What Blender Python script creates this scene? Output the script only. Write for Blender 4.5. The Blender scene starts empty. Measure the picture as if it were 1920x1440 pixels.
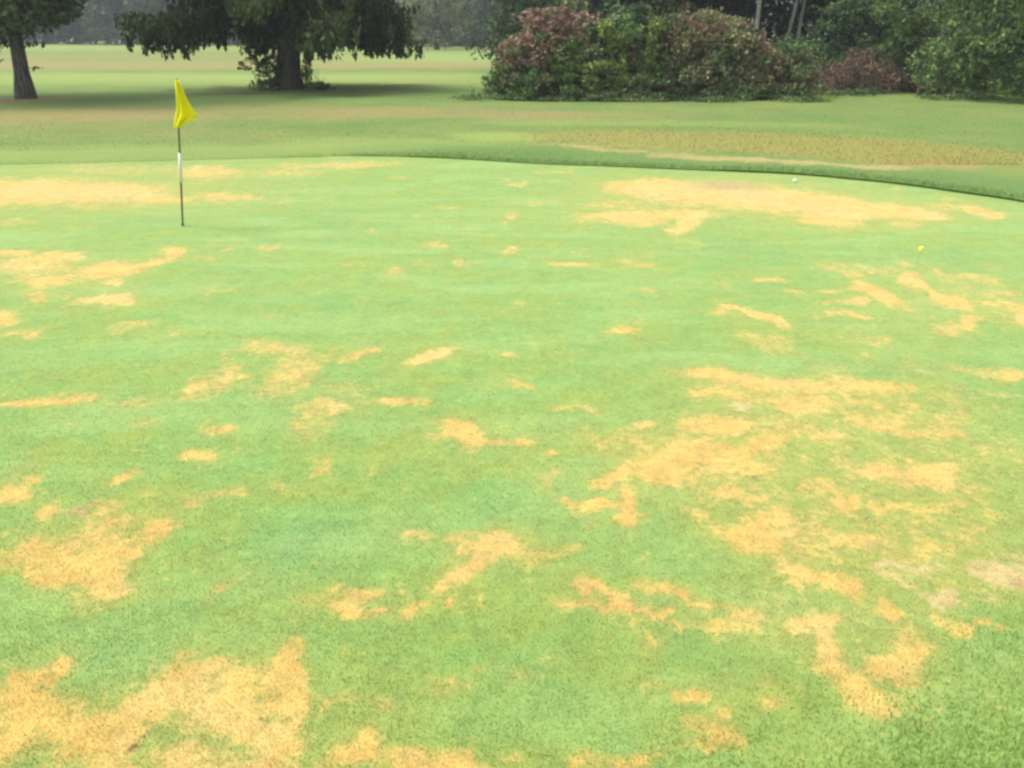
import bpy, math, random
import numpy as np

# ------------------------------------------------------------------ camera, sky, sun, exposure
scene = bpy.context.scene
col = scene.collection
cam_data = bpy.data.cameras.new('camera')
cam_data.sensor_width = 36.0
cam_data.lens = 29.14
cam_data.clip_start = 0.05
cam_data.clip_end = 1500.0
cam = bpy.data.objects.new('camera', cam_data)
cam.location = (0.0, 0.0, 1.6)
cam.rotation_euler = (math.radians(90.0 - 23.0), 0.0, 0.0)
col.objects.link(cam)
scene.camera = cam

SUN_EL, SUN_AZ = math.radians(62.0), math.radians(-78.0)     # azimuth from +Y towards +X
world = bpy.data.worlds.new('World')
scene.world = world
world.use_nodes = True
wn, wl = world.node_tree.nodes, world.node_tree.links
wn.clear()
sky = wn.new('ShaderNodeTexSky')
sky.sky_type = 'NISHITA'
sky.sun_disc = False
sky.sun_elevation = SUN_EL
sky.sun_rotation = SUN_AZ
sky.air_density = 1.0
sky.dust_density = 4.0
hs = wn.new('ShaderNodeHueSaturation')          # cloud cover: the even white of an overcast day
hs.inputs['Saturation'].default_value = 0.22
bg = wn.new('ShaderNodeBackground')
bg.inputs['Strength'].default_value = 0.095
wo = wn.new('ShaderNodeOutputWorld')
wl.new(sky.outputs[0], hs.inputs['Color'])
wl.new(hs.outputs[0], bg.inputs['Color'])
wl.new(bg.outputs[0], wo.inputs['Surface'])

sun_data = bpy.data.lights.new('sun', 'SUN')
sun_data.energy = 1.5
sun_data.angle = math.radians(18.0)
sun_data.color = (1.0, 0.96, 0.88)
sun = bpy.data.objects.new('sun', sun_data)
sun.rotation_euler = (math.radians(90) - SUN_EL, 0.0, math.radians(180) - SUN_AZ)
sun.location = (-30, 6, 60)
col.objects.link(sun)

scene.view_settings.view_transform = 'Standard'
scene.view_settings.look = 'None'
scene.view_settings.gamma = 1.0
scene.view_settings.use_curve_mapping = False
scene.view_settings.exposure = 1.3
scene.render.engine = 'CYCLES'
scene.cycles.max_bounces = 6
scene.cycles.diffuse_bounces = 3
scene.cycles.transmission_bounces = 4
scene.cycles.transparent_max_bounces = 4
scene.cycles.pixel_filter_type = 'BLACKMAN_HARRIS'
scene.cycles.filter_width = 2.7

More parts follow.
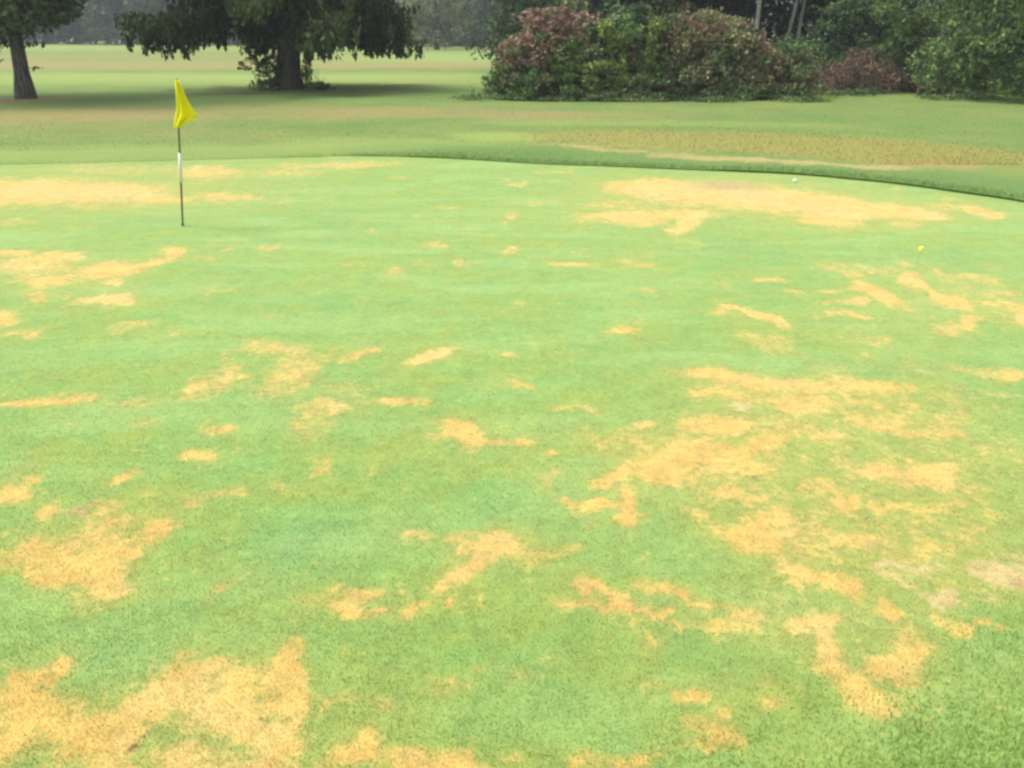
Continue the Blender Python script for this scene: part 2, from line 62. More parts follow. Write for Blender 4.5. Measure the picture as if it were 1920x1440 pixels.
rng = np.random.default_rng(7)
TURF = """d -5.081 9.180 1.1680 0.3756 0.0000 -0.7288 1.00|d -5.878 9.049 0.8644 0.4677 0.0000 -0.7741 1.00|d -4.291 9.383 0.3576 0.1766 0.0000 -0.4140 0.90|d -3.681 8.737 0.3347 0.0827 0.0000 -0.2115 0.80|d -3.772 10.494 0.3971 0.1867 0.0000 -0.5531 0.75|d -3.004 8.891 0.3401 0.0784 0.0000 -0.2497 0.80|d -2.780 10.494 0.4633 0.0741 0.0000 -0.2978 0.50|d -2.507 11.076 0.7659 0.0602 0.0000 -0.2825 0.55|d -1.903 11.219 0.4229 0.0386 0.0000 -0.2412 0.55|d -5.127 10.711 1.0120 0.1791 0.0000 -0.3979 0.42|d -4.191 8.277 0.3183 0.0640 0.0000 -0.1367 0.45|d -3.694 8.360 0.2142 0.0569 0.0000 -0.1392 0.45|d -4.533 7.549 0.1950 0.0763 0.0000 -0.1384 0.40|d -3.922 6.364 0.1460 0.0847 0.0000 -0.1521 0.90|d -3.504 6.280 0.1855 0.0665 0.0000 -0.1321 0.90|d -3.558 5.995 0.2768 0.1295 0.0000 -0.2429 0.75|d -2.990 5.876 0.1604 0.1002 0.1121 -0.2030 1.00|d -2.815 5.920 0.0617 0.0867 0.1605 -0.1694 0.95|d -2.656 6.381 0.0920 0.0447 0.0000 -0.1189 1.00|d -2.678 6.119 0.1503 0.0473 0.1232 -0.1089 0.85|d -3.183 5.569 0.1300 0.0778 0.0487 -0.1458 0.90|d -2.757 5.569 0.1036 0.0411 0.0000 -0.0931 0.75|d -3.352 5.609 0.1862 0.0575 0.0000 -0.1078 0.55|d -2.611 5.159 0.1660 0.0467 0.0000 -0.1045 1.00|d -3.110 5.253 0.0843 0.0503 0.0000 -0.0959 0.80|d -3.048 4.709 0.0638 0.0672 0.0000 -0.1187 0.95|d -3.136 4.882 0.0988 0.0476 0.0000 -0.0843 0.70|d -2.737 4.454 0.0669 0.0239 0.0000 -0.0449 0.80|d -2.868 4.472 0.1068 0.0302 0.0000 -0.0543 0.50|d -2.905 5.194 0.0417 0.0233 0.0000 -0.0470 0.50|d -1.933 6.573 0.0861 0.0373 0.0599 -0.1242 0.62|d -2.260 6.519 0.0554 0.0166 0.0000 -0.0530 0.55|d -2.329 6.280 0.1237 0.0221 0.0000 -0.0660 0.42|d -1.909 4.518 0.0924 0.0203 0.0000 -0.0552 0.38|d -1.504 4.840 0.0589 0.0113 0.0000 -0.0415 0.38|d 1.649 9.630 0.5496 -0.0753 0.0000 -0.4709 0.85|b 2.469 9.487 0.4453 -0.0709 -0.1475 -0.2814 0.90|d 2.111 8.953 0.7099 -0.1425 -0.1435 -0.6320 1.00|d 1.311 9.383 0.3278 -0.0674 0.0000 -0.5175 0.75|d 2.751 8.798 0.5478 -0.2036 -0.2349 -0.6717 1.00|d 3.105 8.360 0.3574 -0.2248 -0.3488 -0.6066 1.00|d 3.459 8.169 0.5851 -0.1723 -0.2420 -0.4259 0.95|d 3.867 7.910 0.2041 -0.1289 -0.1096 -0.2755 0.95|d 2.883 7.714 0.2486 -0.0660 0.0000 -0.1920 0.85|d 0.908 7.835 0.3278 -0.0237 0.0000 -0.2224 1.00|d 1.134 7.642 0.2465 -0.0354 0.0000 -0.2596 0.95|d 1.433 7.961 0.3582 -0.0338 0.0000 -0.2035 0.80|d 1.571 7.480 0.2141 -0.0269 0.2975 -0.2524 1.00|d 1.679 7.910 0.3053 -0.0491 0.0000 -0.2514 0.85|d 1.077 8.416 0.3771 -0.0301 0.0000 -0.2537 0.42|d 3.547 7.413 0.1438 -0.0587 0.0000 -0.1339 0.60|d 3.045 7.480 0.1933 -0.0423 0.0000 -0.1134 0.60|b 2.918 8.444 0.2379 -0.0283 -0.0989 -0.0849 0.55|d 4.568 7.986 0.0798 -0.1284 -0.1915 -0.2253 0.95|d 4.429 8.223 0.2281 -0.0685 -0.0707 -0.1348 0.70|d -0.639 8.305 0.1330 0.0117 0.0000 -0.1650 0.42|d 0.000 7.910 0.0814 0.0000 0.0000 -0.2011 0.62|d -0.048 7.480 0.0677 0.0008 0.0000 -0.1361 0.42|d -0.893 7.835 0.0807 0.0104 0.0000 -0.0988 0.38|d -1.185 7.259 0.0329 0.0128 0.0000 -0.0859 0.55|d 0.245 8.501 0.2175 -0.0046 0.0000 -0.1723 0.38|d -0.609 6.664 0.1364 0.0052 -0.0957 -0.1267 0.42|d -0.042 6.449 0.0676 0.0005 0.0000 -0.0866 0.62|d -0.843 5.847 0.0850 0.0225 0.0000 -0.1742 0.45|d -0.362 6.119 0.0564 0.0042 0.0000 -0.0788 0.52|d -0.248 6.072 0.0720 0.0029 0.0000 -0.0777 0.42|d 0.410 6.041 0.1460 -0.0075 -0.0199 -0.1077 0.98|d 0.952 6.072 0.1440 -0.0131 0.0000 -0.0932 0.60|d 0.942 5.388 0.0683 -0.0136 0.0000 -0.0878 0.68|d 0.614 4.555 0.0744 -0.0099 0.0000 -0.0840 0.90|d 0.017 5.079 0.0614 -0.0002 0.0000 -0.0565 0.42|d -0.814 4.231 0.0889 0.0129 0.0229 -0.0655 0.88|d -0.883 4.158 0.0668 0.0135 0.0360 -0.0550 0.62|d -0.455 4.118 0.1247 0.0136 0.0502 -0.0932 1.00|d -0.057 4.174 0.0460 0.0006 0.0000 -0.0482 0.75|d -0.332 4.198 0.0722 0.0028 0.0000 -0.0405 0.50|d 0.753 4.729 0.0513 -0.0083 0.0000 -0.0598 0.40|d 1.770 5.677 0.1054 -0.0192 0.0000 -0.0688 0.65|d 1.861 5.363 0.0840 -0.0248 -0.0282 -0.0744 0.80|d 2.107 5.401 0.0898 -0.0233 -0.0307 -0.0627 0.70|d 2.450 5.733 0.1139 -0.0321 0.0000 -0.0841 0.62|d 2.410 5.439 0.0809 -0.0446 -0.0664 -0.1005 0.95|d 2.445 5.218 0.0381 -0.0534 -0.1753 -0.0967 1.00|d 2.222 5.136 0.0964 -0.0352 0.0000 -0.0922 0.95|d 2.059 5.113 0.1029 -0.0203 0.0000 -0.0572 0.50|d 2.826 5.623 0.1045 -0.1092 0.0000 -0.2436 1.00|d 2.775 5.290 -0.0109 -0.0599 -0.2228 -0.0895 0.95|d 2.853 5.124 0.0832 -0.0873 -0.0907 -0.1572 1.00|d 3.080 5.439 0.1087 -0.0321 0.0000 -0.0638 0.52|d 3.288 5.290 0.0884 -0.0401 0.0000 -0.0728 0.62|d 3.088 5.677 0.0565 -0.0334 0.0000 -0.0688 0.50|d 3.116 5.101 0.0812 -0.0328 -0.0507 -0.0564 0.80|d 3.119 4.893 0.0269 -0.1138 -0.0905 -0.1690 1.00|d 3.113 4.739 0.0963 -0.0575 0.0000 -0.1000 0.90|d 1.364 4.935 0.1389 -0.0173 -0.0421 -0.0642 0.75|d 1.517 4.830 0.0667 -0.0297 -0.0959 -0.0787 0.98|d 1.571 4.679 0.0342 -0.0326 -0.1272 -0.0678 0.98|d 2.089 4.830 0.1175 -0.0274 0.0000 -0.0724 0.72|d 1.958 4.830 0.0816 -0.0184 0.0000 -0.0517 0.42|d 2.634 4.679 0.1746 -0.0433 0.0000 -0.0881 0.68|d 2.745 4.709 0.0766 -0.0454 0.0000 -0.0890 0.85|d 2.476 4.546 0.1083 -0.0265 0.0000 -0.0558 0.60|d 2.475 4.968 0.0543 -0.0422 -0.0415 -0.0856 0.42|d 1.338 4.454 0.1695 -0.0208 -0.0470 -0.0716 0.35|d 1.966 4.427 0.1512 -0.0274 0.0000 -0.0711 0.36|d 2.102 4.427 0.0454 -0.0293 0.0000 -0.0711 0.42|d -2.180 3.503 0.1733 0.0420 0.0234 -0.0774 1.00|d -2.294 3.485 0.0863 0.0260 0.0000 -0.0473 0.80|d -2.027 3.545 0.0751 0.0233 0.0000 -0.0487 0.60|d -1.431 3.838 0.0428 0.0176 0.0000 -0.0556 0.95|d -1.510 3.817 0.0799 0.0139 0.0000 -0.0413 0.52|d -1.333 3.894 0.0433 0.0125 0.0000 -0.0428 0.75|d -1.147 3.824 0.0614 0.0141 0.0000 -0.0553 1.00|d -1.752 3.545 0.1705 0.0273 0.0398 -0.0606 0.38|d -1.596 3.343 0.0715 0.0197 0.0000 -0.0496 0.36|d -1.227 3.304 0.0589 0.0178 0.0211 -0.0482 0.85|d -1.307 3.262 0.0782 0.0215 0.0166 -0.0580 0.52|d -1.317 3.028 0.0483 0.0183 0.0000 -0.0515 0.90|d -1.235 3.023 0.0482 0.0156 0.0000 -0.0467 0.88|d -0.778 2.968 0.0374 0.0296 0.0341 -0.0767 0.45|d -0.811 3.468 0.0540 0.0057 0.0000 -0.0293 0.80|d -0.903 2.824 0.0710 0.0113 0.0131 -0.0375 0.36|d -1.837 2.766 0.0260 0.0304 0.0364 -0.0413 0.75|d -1.867 2.657 0.0339 0.0534 0.0389 -0.0713 0.98|d -1.537 2.803 0.0492 0.0199 0.0258 -0.0364 0.88|b -1.576 2.565 0.0715 0.0307 0.0280 -0.0530 0.60|d -1.681 2.565 0.0467 0.0321 0.0316 -0.0485 0.85|d -1.460 2.565 0.0576 0.0258 0.0000 -0.0574 0.55|d -1.402 2.477 0.1122 0.0211 0.0000 -0.0475 0.50|d -1.381 2.676 0.0517 0.0142 0.0000 -0.0345 0.42|d -1.192 2.619 0.0703 0.0174 0.0000 -0.0482 0.52|d -1.099 2.695 0.0735 0.0175 0.0283 -0.0420 0.58|d -1.033 2.676 0.0397 0.0071 0.0000 -0.0230 0.62|d -1.242 2.427 0.0517 0.0210 0.0306 -0.0381 1.00|d -1.288 2.341 0.0393 0.0223 0.0340 -0.0350 0.90|d -1.404 2.379 0.0906 0.0263 0.0000 -0.0574 0.60|d -1.493 2.286 0.1618 0.0563 0.0261 -0.1015 0.85|d -1.614 2.332 0.0367 0.0451 0.0522 -0.0560 0.70|d -1.374 2.185 0.1561 0.0349 0.0000 -0.0727 1.00|d -1.308 2.227 0.0723 0.0389 0.0000 -0.0864 0.95|d -1.246 2.143 0.0468 0.0132 0.0000 -0.0299 0.95|d -1.512 2.157 0.1008 0.0322 0.0000 -0.0603 0.68|d -1.300 2.064 0.1138 0.0122 0.0000 -0.0256 0.40|d -0.551 3.545 0.0836 0.0083 0.0108 -0.0547 1.00|d -0.415 3.564 0.0653 0.0030 0.0000 -0.0307 0.50|d -0.257 3.262 0.0844 -0.0024 -0.0493 -0.0460 0.85|d -0.200 3.158 0.0757 -0.0080 -0.0584 -0.0707 1.00|d -0.079 3.124 0.0721 0.0006 0.0000 -0.0296 0.65|d 0.034 3.153 0.0499 -0.0003 0.0000 -0.0350 0.70|d -0.287 3.194 0.0964 0.0068 0.0000 -0.0920 0.45|d 0.066 3.756 0.0499 -0.0006 0.0000 -0.0402 0.65|d -0.039 3.736 0.1203 0.0005 0.0000 -0.0531 0.36|d 0.164 3.023 0.0329 -0.0012 0.0000 -0.0280 0.85|d 0.207 3.427 0.0632 -0.0026 0.0000 -0.0517 0.62|d 0.321 3.485 0.0987 -0.0036 0.0000 -0.0473 0.42|d 0.555 3.304 0.0594 -0.0012 0.0336 -0.0522 0.75|d 0.380 3.209 0.0299 -0.0025 0.0000 -0.0258 0.55|d 0.432 3.158 0.1591 -0.0147 0.0000 -0.1305 0.34|d 0.284 2.627 0.0901 -0.0035 0.0000 -0.0410 1.00|d 0.189 2.676 0.0502 -0.0053 -0.0367 -0.0216 0.75|d 0.423 2.858 0.0763 0.0110 0.0929 -0.0489 1.00|d 0.354 2.795 0.0453 -0.0046 0.0000 -0.0452 0.85|d 0.417 2.638 0.0338 -0.0281 -0.0094 -0.1411 1.00|d 0.397 2.540 0.0496 -0.0039 0.0000 -0.0318 1.00|d 0.461 2.565 0.0307 -0.0031 0.0000 -0.0215 0.85|d 0.134 2.795 0.0412 -0.0025 0.0000 -0.0658 0.42|d 0.179 2.866 0.0714 -0.0019 0.0000 -0.0386 0.42|d 0.244 2.494 0.0357 -0.0024 0.0000 -0.0309 0.50|d 0.594 2.901 0.1075 0.0011 0.0717 -0.0985 0.98|d 0.642 2.816 0.0738 -0.0051 0.0246 -0.0533 1.00|d 0.576 2.991 0.0869 -0.0101 0.0000 -0.0642 0.75|d -0.150 2.484 0.0862 0.0018 0.0000 -0.0375 0.50|d -0.318 2.474 0.0842 0.0040 0.0136 -0.0270 0.78|d -0.054 2.360 0.0650 -0.0113 -0.0409 -0.0591 1.00|d -0.109 2.395 0.0473 0.0016 0.0000 -0.0451 0.85|d -0.122 2.256 0.0884 0.0169 0.0720 -0.0532 1.00|d 0.000 2.310 0.0354 0.0000 0.0000 -0.0548 0.90|d 0.143 2.332 0.0750 0.0011 0.0181 -0.0336 0.72|d -0.188 2.199 0.0526 0.0142 0.0536 -0.0342 0.85|d -0.551 2.901 0.0509 0.0067 0.0000 -0.0437 0.38|d 0.070 2.256 0.0696 -0.0010 0.0000 -0.0411 0.40|d 0.998 3.873 0.1549 -0.0208 -0.0296 -0.0845 0.85|d 1.168 3.803 0.2241 -0.0261 -0.0537 -0.0887 0.90|d 1.419 3.756 0.2102 -0.0300 0.0000 -0.0938 0.90|d 1.681 3.756 0.1576 -0.0356 0.0000 -0.0938 0.80|d 1.831 3.736 0.1098 -0.0275 0.0000 -0.0664 0.75|d 1.311 3.576 0.2016 -0.0342 0.0000 -0.1111 0.55|d 1.551 3.545 0.2002 -0.0402 0.0000 -0.1095 0.50|d 1.049 3.638 0.1790 -0.0216 0.0000 -0.0889 0.55|d 0.889 3.607 0.0762 -0.0156 0.0000 -0.0751 0.42|p 1.085 3.485 0.0678 -0.0154 0.0000 -0.0591 0.95|d 1.295 3.444 0.0586 -0.0146 0.0000 -0.0464 0.90|d 0.870 3.288 0.0987 -0.0141 0.0000 -0.0644 0.85|d 1.008 3.278 0.0844 -0.0190 0.0000 -0.0747 0.98|d 1.084 3.134 0.0833 -0.0099 0.0542 -0.0838 0.98|d 0.799 3.288 0.0611 -0.0130 0.0000 -0.0644 0.75|d 0.792 3.037 0.1981 -0.0241 0.0000 -0.1129 0.55|d 0.864 3.061 0.1329 -0.0154 0.0000 -0.0667 0.75|d 0.923 2.945 0.0881 -0.0179 -0.0358 -0.0529 0.90|d 0.708 2.945 0.0973 -0.0032 0.0643 -0.1514 0.80|d 1.269 3.288 0.1410 -0.0275 0.0000 -0.0858 0.42|k 0.883 2.914 0.0355 -0.0064 -0.0228 -0.0170 0.60|k 0.953 2.858 0.0489 -0.0094 -0.0239 -0.0250 0.70|b 0.841 2.766 0.0612 -0.0128 0.0000 -0.0526 0.50|d 0.837 2.766 0.0653 -0.0138 0.0000 -0.0566 0.80|d 0.905 2.715 0.0543 -0.0084 0.0000 -0.0314 0.65|d 1.366 3.262 0.0747 -0.0110 0.0000 -0.0318 0.80|d 1.620 3.343 0.1477 -0.0311 0.0000 -0.0772 0.50|d 1.627 3.246 0.0744 -0.0174 0.0000 -0.0420 0.85|d 1.728 3.209 0.0737 -0.0183 0.0000 -0.0412 0.80|d 1.880 3.288 0.0987 -0.0610 0.0000 -0.1287 0.52|d 2.457 3.981 0.2170 -0.0404 -0.0329 -0.0739 0.55|d 2.527 3.908 0.1053 -0.0245 -0.0158 -0.0430 0.75|b 2.209 3.658 0.1024 -0.0139 -0.0251 -0.0255 0.60|d 2.360 3.651 0.0721 -0.0222 -0.0178 -0.0382 0.75|b 2.087 3.515 0.0671 -0.0298 0.0000 -0.0599 0.45|d 1.960 3.456 0.1225 -0.0387 0.0000 -0.0816 0.40|d 2.033 3.134 0.1129 -0.0475 0.0000 -0.0892 0.35|d 1.460 2.945 0.0901 -0.0365 -0.0389 -0.0749 1.00|d 1.579 2.923 0.0683 -0.0194 0.0000 -0.0442 0.95|d 1.686 2.901 0.1192 -0.0242 0.0198 -0.0566 1.00|d 1.677 2.816 0.0559 -0.0260 0.0000 -0.0541 0.95|d 1.607 2.845 0.0835 -0.0193 0.0000 -0.0423 0.75|d 1.213 2.734 0.0733 -0.0226 -0.0290 -0.0508 0.68|d 1.245 2.657 0.0632 -0.0113 0.0000 -0.0303 0.58|d 1.391 2.676 0.0636 -0.0191 0.0000 -0.0460 0.52|d 1.115 2.742 0.0324 -0.0078 0.0000 -0.0239 0.55|d 1.601 2.657 0.1028 -0.0218 0.0000 -0.0455 0.42|k 1.282 2.590 0.0174 -0.0057 0.0000 -0.0146 1.00|k 1.616 3.756 0.0210 -0.0098 0.0000 -0.0268 0.80|d 0.903 2.565 0.0884 -0.0150 0.0000 -0.0538 0.90|d 0.827 2.494 0.1128 -0.0206 0.0000 -0.0789 0.72|d 0.954 2.477 0.1122 -0.0287 0.0000 -0.0951 0.62|d 0.796 2.411 0.0303 -0.0279 -0.0423 -0.0479 0.90|d 0.871 2.385 0.0490 -0.0091 0.0000 -0.0320 0.90|d 1.141 2.477 0.0598 -0.0123 0.0000 -0.0340 0.65|d 1.184 2.444 0.0962 -0.0227 0.0000 -0.0598 0.55|b 1.232 2.379 0.0328 -0.0292 -0.0283 -0.0479 0.60|d 1.327 2.347 0.0753 -0.0246 0.0000 -0.0562 0.52|d 0.696 2.583 0.0502 -0.0070 0.0000 -0.0326 0.42|b 1.878 2.676 0.0795 -0.0515 0.0000 -0.0921 0.40|d 0.968 2.347 0.1076 -0.0120 0.0000 -0.0375 0.40|d -1.236 1.747 0.0517 0.0272 0.0239 -0.0387 1.00|d -1.304 1.688 0.0645 0.0358 0.0000 -0.0649 1.00|d -1.223 1.614 0.1114 0.0363 0.0000 -0.0681 0.98|d -1.229 1.528 0.0549 0.0370 0.0000 -0.0664 0.88|d -1.133 1.544 0.1212 0.0326 0.0000 -0.0640 0.72|d -1.012 1.511 0.1064 0.0302 0.0000 -0.0654 0.62|d -1.150 1.605 0.0677 0.0269 0.0000 -0.0533 0.90|d -0.911 1.650 0.0823 0.0332 0.1220 -0.0364 1.00|d -0.948 1.528 0.0219 0.0429 0.0610 -0.0352 0.98|d -0.800 1.777 0.0632 0.0128 0.0171 -0.0283 1.00|d -0.897 1.763 0.0506 0.0186 0.0221 -0.0334 0.62|d -0.903 1.819 0.0474 0.0061 0.0000 -0.0170 0.52|d -0.607 1.819 0.0364 0.0169 0.0218 -0.0340 1.00|d -0.604 1.747 0.0546 0.0110 0.0000 -0.0441 1.00|d -0.552 1.650 0.0373 0.0153 0.0000 -0.0647 1.00|d -0.673 1.688 0.1150 0.0217 0.0000 -0.0764 0.72|d -0.726 1.632 0.0986 0.0194 0.0000 -0.0619 0.80|d -0.615 1.579 0.0829 0.0114 0.0000 -0.0417 0.90|d -0.571 1.511 0.0773 0.0253 0.0403 -0.0461 0.80|d -0.766 1.511 0.0804 0.0137 0.0000 -0.0392 0.90|d -0.655 1.448 0.1033 0.0142 0.0000 -0.0463 0.72|d -0.802 1.471 0.0535 0.0147 0.0000 -0.0394 0.85|d -0.920 1.448 0.0403 0.0133 0.0000 -0.0308 0.85|d -1.033 1.448 0.0781 0.0150 0.0000 -0.0308 0.50|d -0.792 1.707 0.0665 0.0218 0.0398 -0.0365 0.80|d -0.641 1.403 0.1850 0.0182 0.0000 -0.0591 0.70|k -0.884 1.548 0.0255 0.0055 0.0543 -0.0050 0.90|l -0.719 1.570 0.0266 0.0039 0.0000 -0.0121 0.80|l -0.902 1.511 0.0180 0.0121 0.0336 -0.0113 0.90|l -0.677 1.519 0.0391 0.0003 -0.0158 -0.0139 0.70|k -0.774 1.463 0.0160 0.0048 0.0086 -0.0073 0.60|d -1.078 2.122 0.0398 0.0062 0.0000 -0.0160 0.55|d -0.927 2.116 0.0357 0.0218 0.0642 -0.0284 0.42|d -1.292 2.014 0.0431 0.0119 0.0000 -0.0247 0.35|d -0.504 2.157 0.0840 0.0068 0.0000 -0.0384 0.62|d -0.452 2.149 0.0335 0.0035 0.0000 -0.0218 0.90|d -0.520 2.064 0.0748 0.0097 0.0000 -0.0513 0.62|d -0.435 2.039 0.0646 0.0050 0.0147 -0.0199 0.85|d -0.309 2.064 0.0365 0.0095 0.0293 -0.0232 0.70|d -0.288 2.103 0.0330 0.0025 0.0000 -0.0237 0.62|d -0.184 2.090 0.0180 0.0023 0.0000 -0.0340 0.90|d -0.632 2.130 0.0532 0.0085 0.0000 -0.0376 0.42|k -0.368 2.085 0.0229 0.0017 0.0000 -0.0130 0.50|d 0.282 2.116 0.0596 -0.0035 0.0000 -0.0346 1.00|d 0.255 2.009 0.0732 -0.0021 0.0000 -0.0222 1.00|d 0.247 2.064 0.0211 -0.0055 0.0000 -0.0616 0.95|d 0.343 2.077 0.0384 -0.0172 -0.0239 -0.0487 1.00|d 0.401 2.026 0.0610 -0.0093 -0.0271 -0.0289 0.95|d 0.463 2.014 0.0351 -0.0034 0.0000 -0.0198 1.00|d 0.468 2.143 0.0659 -0.0073 -0.0198 -0.0267 0.90|d 0.514 2.122 0.0365 -0.0039 0.0000 -0.0214 0.85|d 0.144 2.026 0.0577 -0.0024 0.0000 -0.0449 0.38|d 0.374 1.953 0.0421 -0.0027 0.0000 -0.0189 0.42|l 0.285 2.069 0.0147 -0.0032 0.0000 -0.0309 0.80|d -0.337 1.511 0.0350 0.0076 0.0000 -0.0491 1.00|d -0.406 1.463 0.0546 0.0157 0.0268 -0.0323 0.85|d -0.234 1.511 0.0675 0.0049 0.0000 -0.0458 0.82|d -0.129 1.495 0.0721 0.0032 0.0000 -0.0548 0.85|d -0.177 1.456 0.1328 0.0032 0.0000 -0.0388 0.85|d -0.431 1.669 0.0445 0.0055 0.0000 -0.0301 0.62|d -0.331 1.650 0.0828 0.0037 0.0000 -0.0259 0.42|d -0.171 1.727 0.0656 0.0020 0.0000 -0.0276 0.45|d -0.116 1.777 0.0320 0.0008 0.0000 -0.0164 0.42|d -0.465 1.851 0.0330 0.0032 0.0000 -0.0175 0.42|d 0.000 1.737 0.0572 0.0000 0.0000 -0.0318 0.34|d 0.454 1.660 0.0554 -0.0054 0.0000 -0.0280 1.00|d 0.195 1.519 0.0547 -0.0035 0.0000 -0.0395 0.75|d 0.268 1.479 0.0665 -0.0047 0.0000 -0.0381 0.75|d 0.380 1.698 0.0310 -0.0037 0.0000 -0.0231 0.42|d 0.401 1.830 0.0476 -0.0096 0.0000 -0.0601 0.38|d 0.885 2.250 0.0555 -0.0080 0.0000 -0.0263 0.85|d 0.964 2.227 0.0704 -0.0186 -0.0230 -0.0425 1.00|d 1.021 2.193 0.0781 -0.0166 -0.0254 -0.0360 1.00|d 1.080 2.171 0.0405 -0.0094 0.0000 -0.0249 0.95|d 0.895 2.171 0.0287 -0.0078 0.0000 -0.0249 0.55|d 0.618 2.064 0.0439 -0.0040 0.0000 -0.0180 0.85|d 0.555 2.077 0.0441 -0.0057 0.0000 -0.0285 0.65|d 0.670 2.014 0.0670 -0.0111 0.0000 -0.0445 0.50|d 0.574 1.942 0.1118 -0.0072 0.0000 -0.0328 0.42|d 0.850 1.977 0.0606 -0.0077 0.0150 -0.0379 1.00|d 0.937 2.002 0.0476 -0.0145 0.0000 -0.0416 1.00|d 0.896 1.907 0.0337 -0.0221 0.0000 -0.0638 1.00|d 0.903 1.840 0.0290 -0.0184 -0.0346 -0.0244 1.00|d 0.873 1.777 0.0247 -0.0186 -0.0377 -0.0219 1.00|d 0.916 1.737 0.0458 -0.0143 0.0000 -0.0378 0.95|d 0.929 1.678 0.0642 -0.0127 0.0000 -0.0322 1.00|d 1.023 1.787 0.0826 -0.0107 0.0187 -0.0368 1.00|d 1.104 1.840 0.0553 -0.0091 0.0237 -0.0488 1.00|d 1.108 1.918 0.0222 -0.0347 -0.0157 -0.0519 0.72|d 1.111 2.039 0.0154 -0.0237 -0.0437 -0.0251 0.80|d 1.049 1.747 0.0388 -0.0113 0.0000 -0.0261 0.62|p 1.252 2.256 0.0696 -0.0095 0.0339 -0.0448 1.00|p 1.339 2.256 0.0782 -0.0184 0.0000 -0.0404 0.95|p 1.254 2.143 0.0313 -0.0243 -0.0720 -0.0278 0.90|p 1.279 2.090 0.0327 -0.0280 -0.0523 -0.0339 0.88|p 1.351 2.103 0.0305 -0.0331 -0.0248 -0.0465 0.90|p 1.304 2.039 0.0443 -0.0151 0.0000 -0.0315 0.75|p 1.528 2.286 0.0658 -0.0274 -0.0234 -0.0443 1.00|p 1.570 2.233 0.0680 -0.0462 -0.0618 -0.0611 0.95|b 1.631 2.213 0.0286 -0.0356 -0.0263 -0.0455 1.00|p 1.490 2.116 0.1076 -0.0213 0.0000 -0.0400 0.50|d 1.259 1.977 0.0491 -0.0136 -0.0528 -0.0174 0.70|d 1.314 1.930 0.0500 -0.0153 -0.0252 -0.0224 0.75|d 1.422 1.930 0.0431 -0.0162 -0.0222 -0.0224 0.90|k 1.308 1.982 0.0219 -0.0078 -0.0112 -0.0117 0.50|d 0.657 1.632 0.0518 -0.0035 0.0114 -0.0233 0.78|d 0.526 1.596 0.0323 -0.0073 0.0000 -0.0318 0.80|d 0.474 1.544 0.0685 -0.0065 0.0000 -0.0303 0.70|d 0.506 1.511 0.0545 -0.0057 0.0000 -0.0245 0.80|d 0.664 1.707 0.0311 -0.0059 0.0000 -0.0213 0.55|d 0.422 1.479 0.0767 -0.0043 0.0000 -0.0222 0.50|l 0.079 2.657 0.2371 -0.0045 0.0000 -0.1896 0.50|l -0.732 2.411 0.2503 0.0431 0.0848 -0.1282 0.60|l -1.102 1.942 0.2490 0.0676 0.1212 -0.1131 0.40|l 1.767 3.981 0.6902 -0.0505 0.0000 -0.1332 0.60|l -1.176 3.638 0.4092 0.0519 0.0000 -0.1906 0.50|l 0.087 1.767 0.1739 -0.0043 0.0000 -0.1223 0.40|l -2.257 7.259 1.4107 0.2443 0.0000 -0.8591 0.30|l 2.237 6.314 1.2426 -0.1599 0.0000 -0.4999 0.30|d 1.152 3.288 0.5875 -0.1713 0.0000 -0.5900 0.22|d 1.043 2.583 0.4830 -0.1160 0.0000 -0.3626 0.22|d 1.212 2.286 0.3864 -0.1347 0.0000 -0.3296 0.20|d 1.739 3.037 0.3962 -0.2643 0.0000 -0.5647 0.20|d 0.739 2.991 0.3478 -0.0555 0.0000 -0.2754 0.20|d -1.558 2.379 0.3260 0.1461 0.0000 -0.2868 0.18|d -0.435 2.143 0.3344 0.0251 0.0000 -0.1629 0.14|d -0.904 1.632 0.4518 0.0712 0.0000 -0.1820 0.20|d 0.622 2.014 0.3988 -0.0457 0.0000 -0.1977 0.15|d -3.961 9.452 2.1005 0.4103 0.0000 -1.0494 0.15|d 2.665 8.501 2.0664 -0.3168 0.0000 -1.0914 0.15|d -3.247 5.847 0.6185 0.3611 0.0000 -0.7257 0.15|d 2.643 4.968 0.7359 -0.3051 0.0000 -0.6520 0.15|d -0.179 1.479 0.3196 0.0079 0.0000 -0.0952 0.18|d 1.646 2.444 0.2220 -0.2103 0.0000 -0.3988 0.19|d -0.136 3.134 0.4065 0.0070 0.0000 -0.1982 0.14|d -0.053 2.286 0.2810 0.0027 0.0000 -0.1498 0.15|d 0.951 1.830 0.2972 -0.0976 0.0000 -0.2574 0.17|p 2.132 9.049 0.7579 -0.1271 -0.1548 -0.5641 0.50|p 2.828 8.501 0.5044 -0.1639 -0.3378 -0.4999 0.50|p 3.354 8.169 0.4523 -0.1307 -0.1861 -0.3327 0.40|p -4.730 9.180 1.1680 0.2781 0.0000 -0.5797 0.42|p 1.307 3.824 0.3838 -0.0241 -0.0543 -0.0776 0.40|p 2.382 9.630 0.6107 -0.0837 0.0000 -0.3622 0.50|p 0.908 7.835 0.3152 -0.0198 0.0000 -0.1853 0.40|p 2.831 5.650 0.0844 -0.0839 0.0000 -0.1877 0.50|p 1.650 2.316 0.1091 -0.0590 -0.0398 -0.0903 0.60|b 1.578 2.185 0.0534 -0.0446 -0.0478 -0.0578 0.60"""

# ------------------------------------------------------------------ numeric helpers
def hash3(ix, iy, iz, seed):
    n = (ix.astype(np.int64) * 374761393 + iy.astype(np.int64) * 668265263 + iz.astype(np.int64) * 2147483647 + seed * 144269) & 0xffffffff
    n = ((n ^ (n >> 13)) * 1274126177) & 0xffffffff
    n = ((n ^ (n >> 16)) * 2246822519) & 0xffffffff
    return ((n ^ (n >> 15)) & 0xffffff) / float(0xffffff)

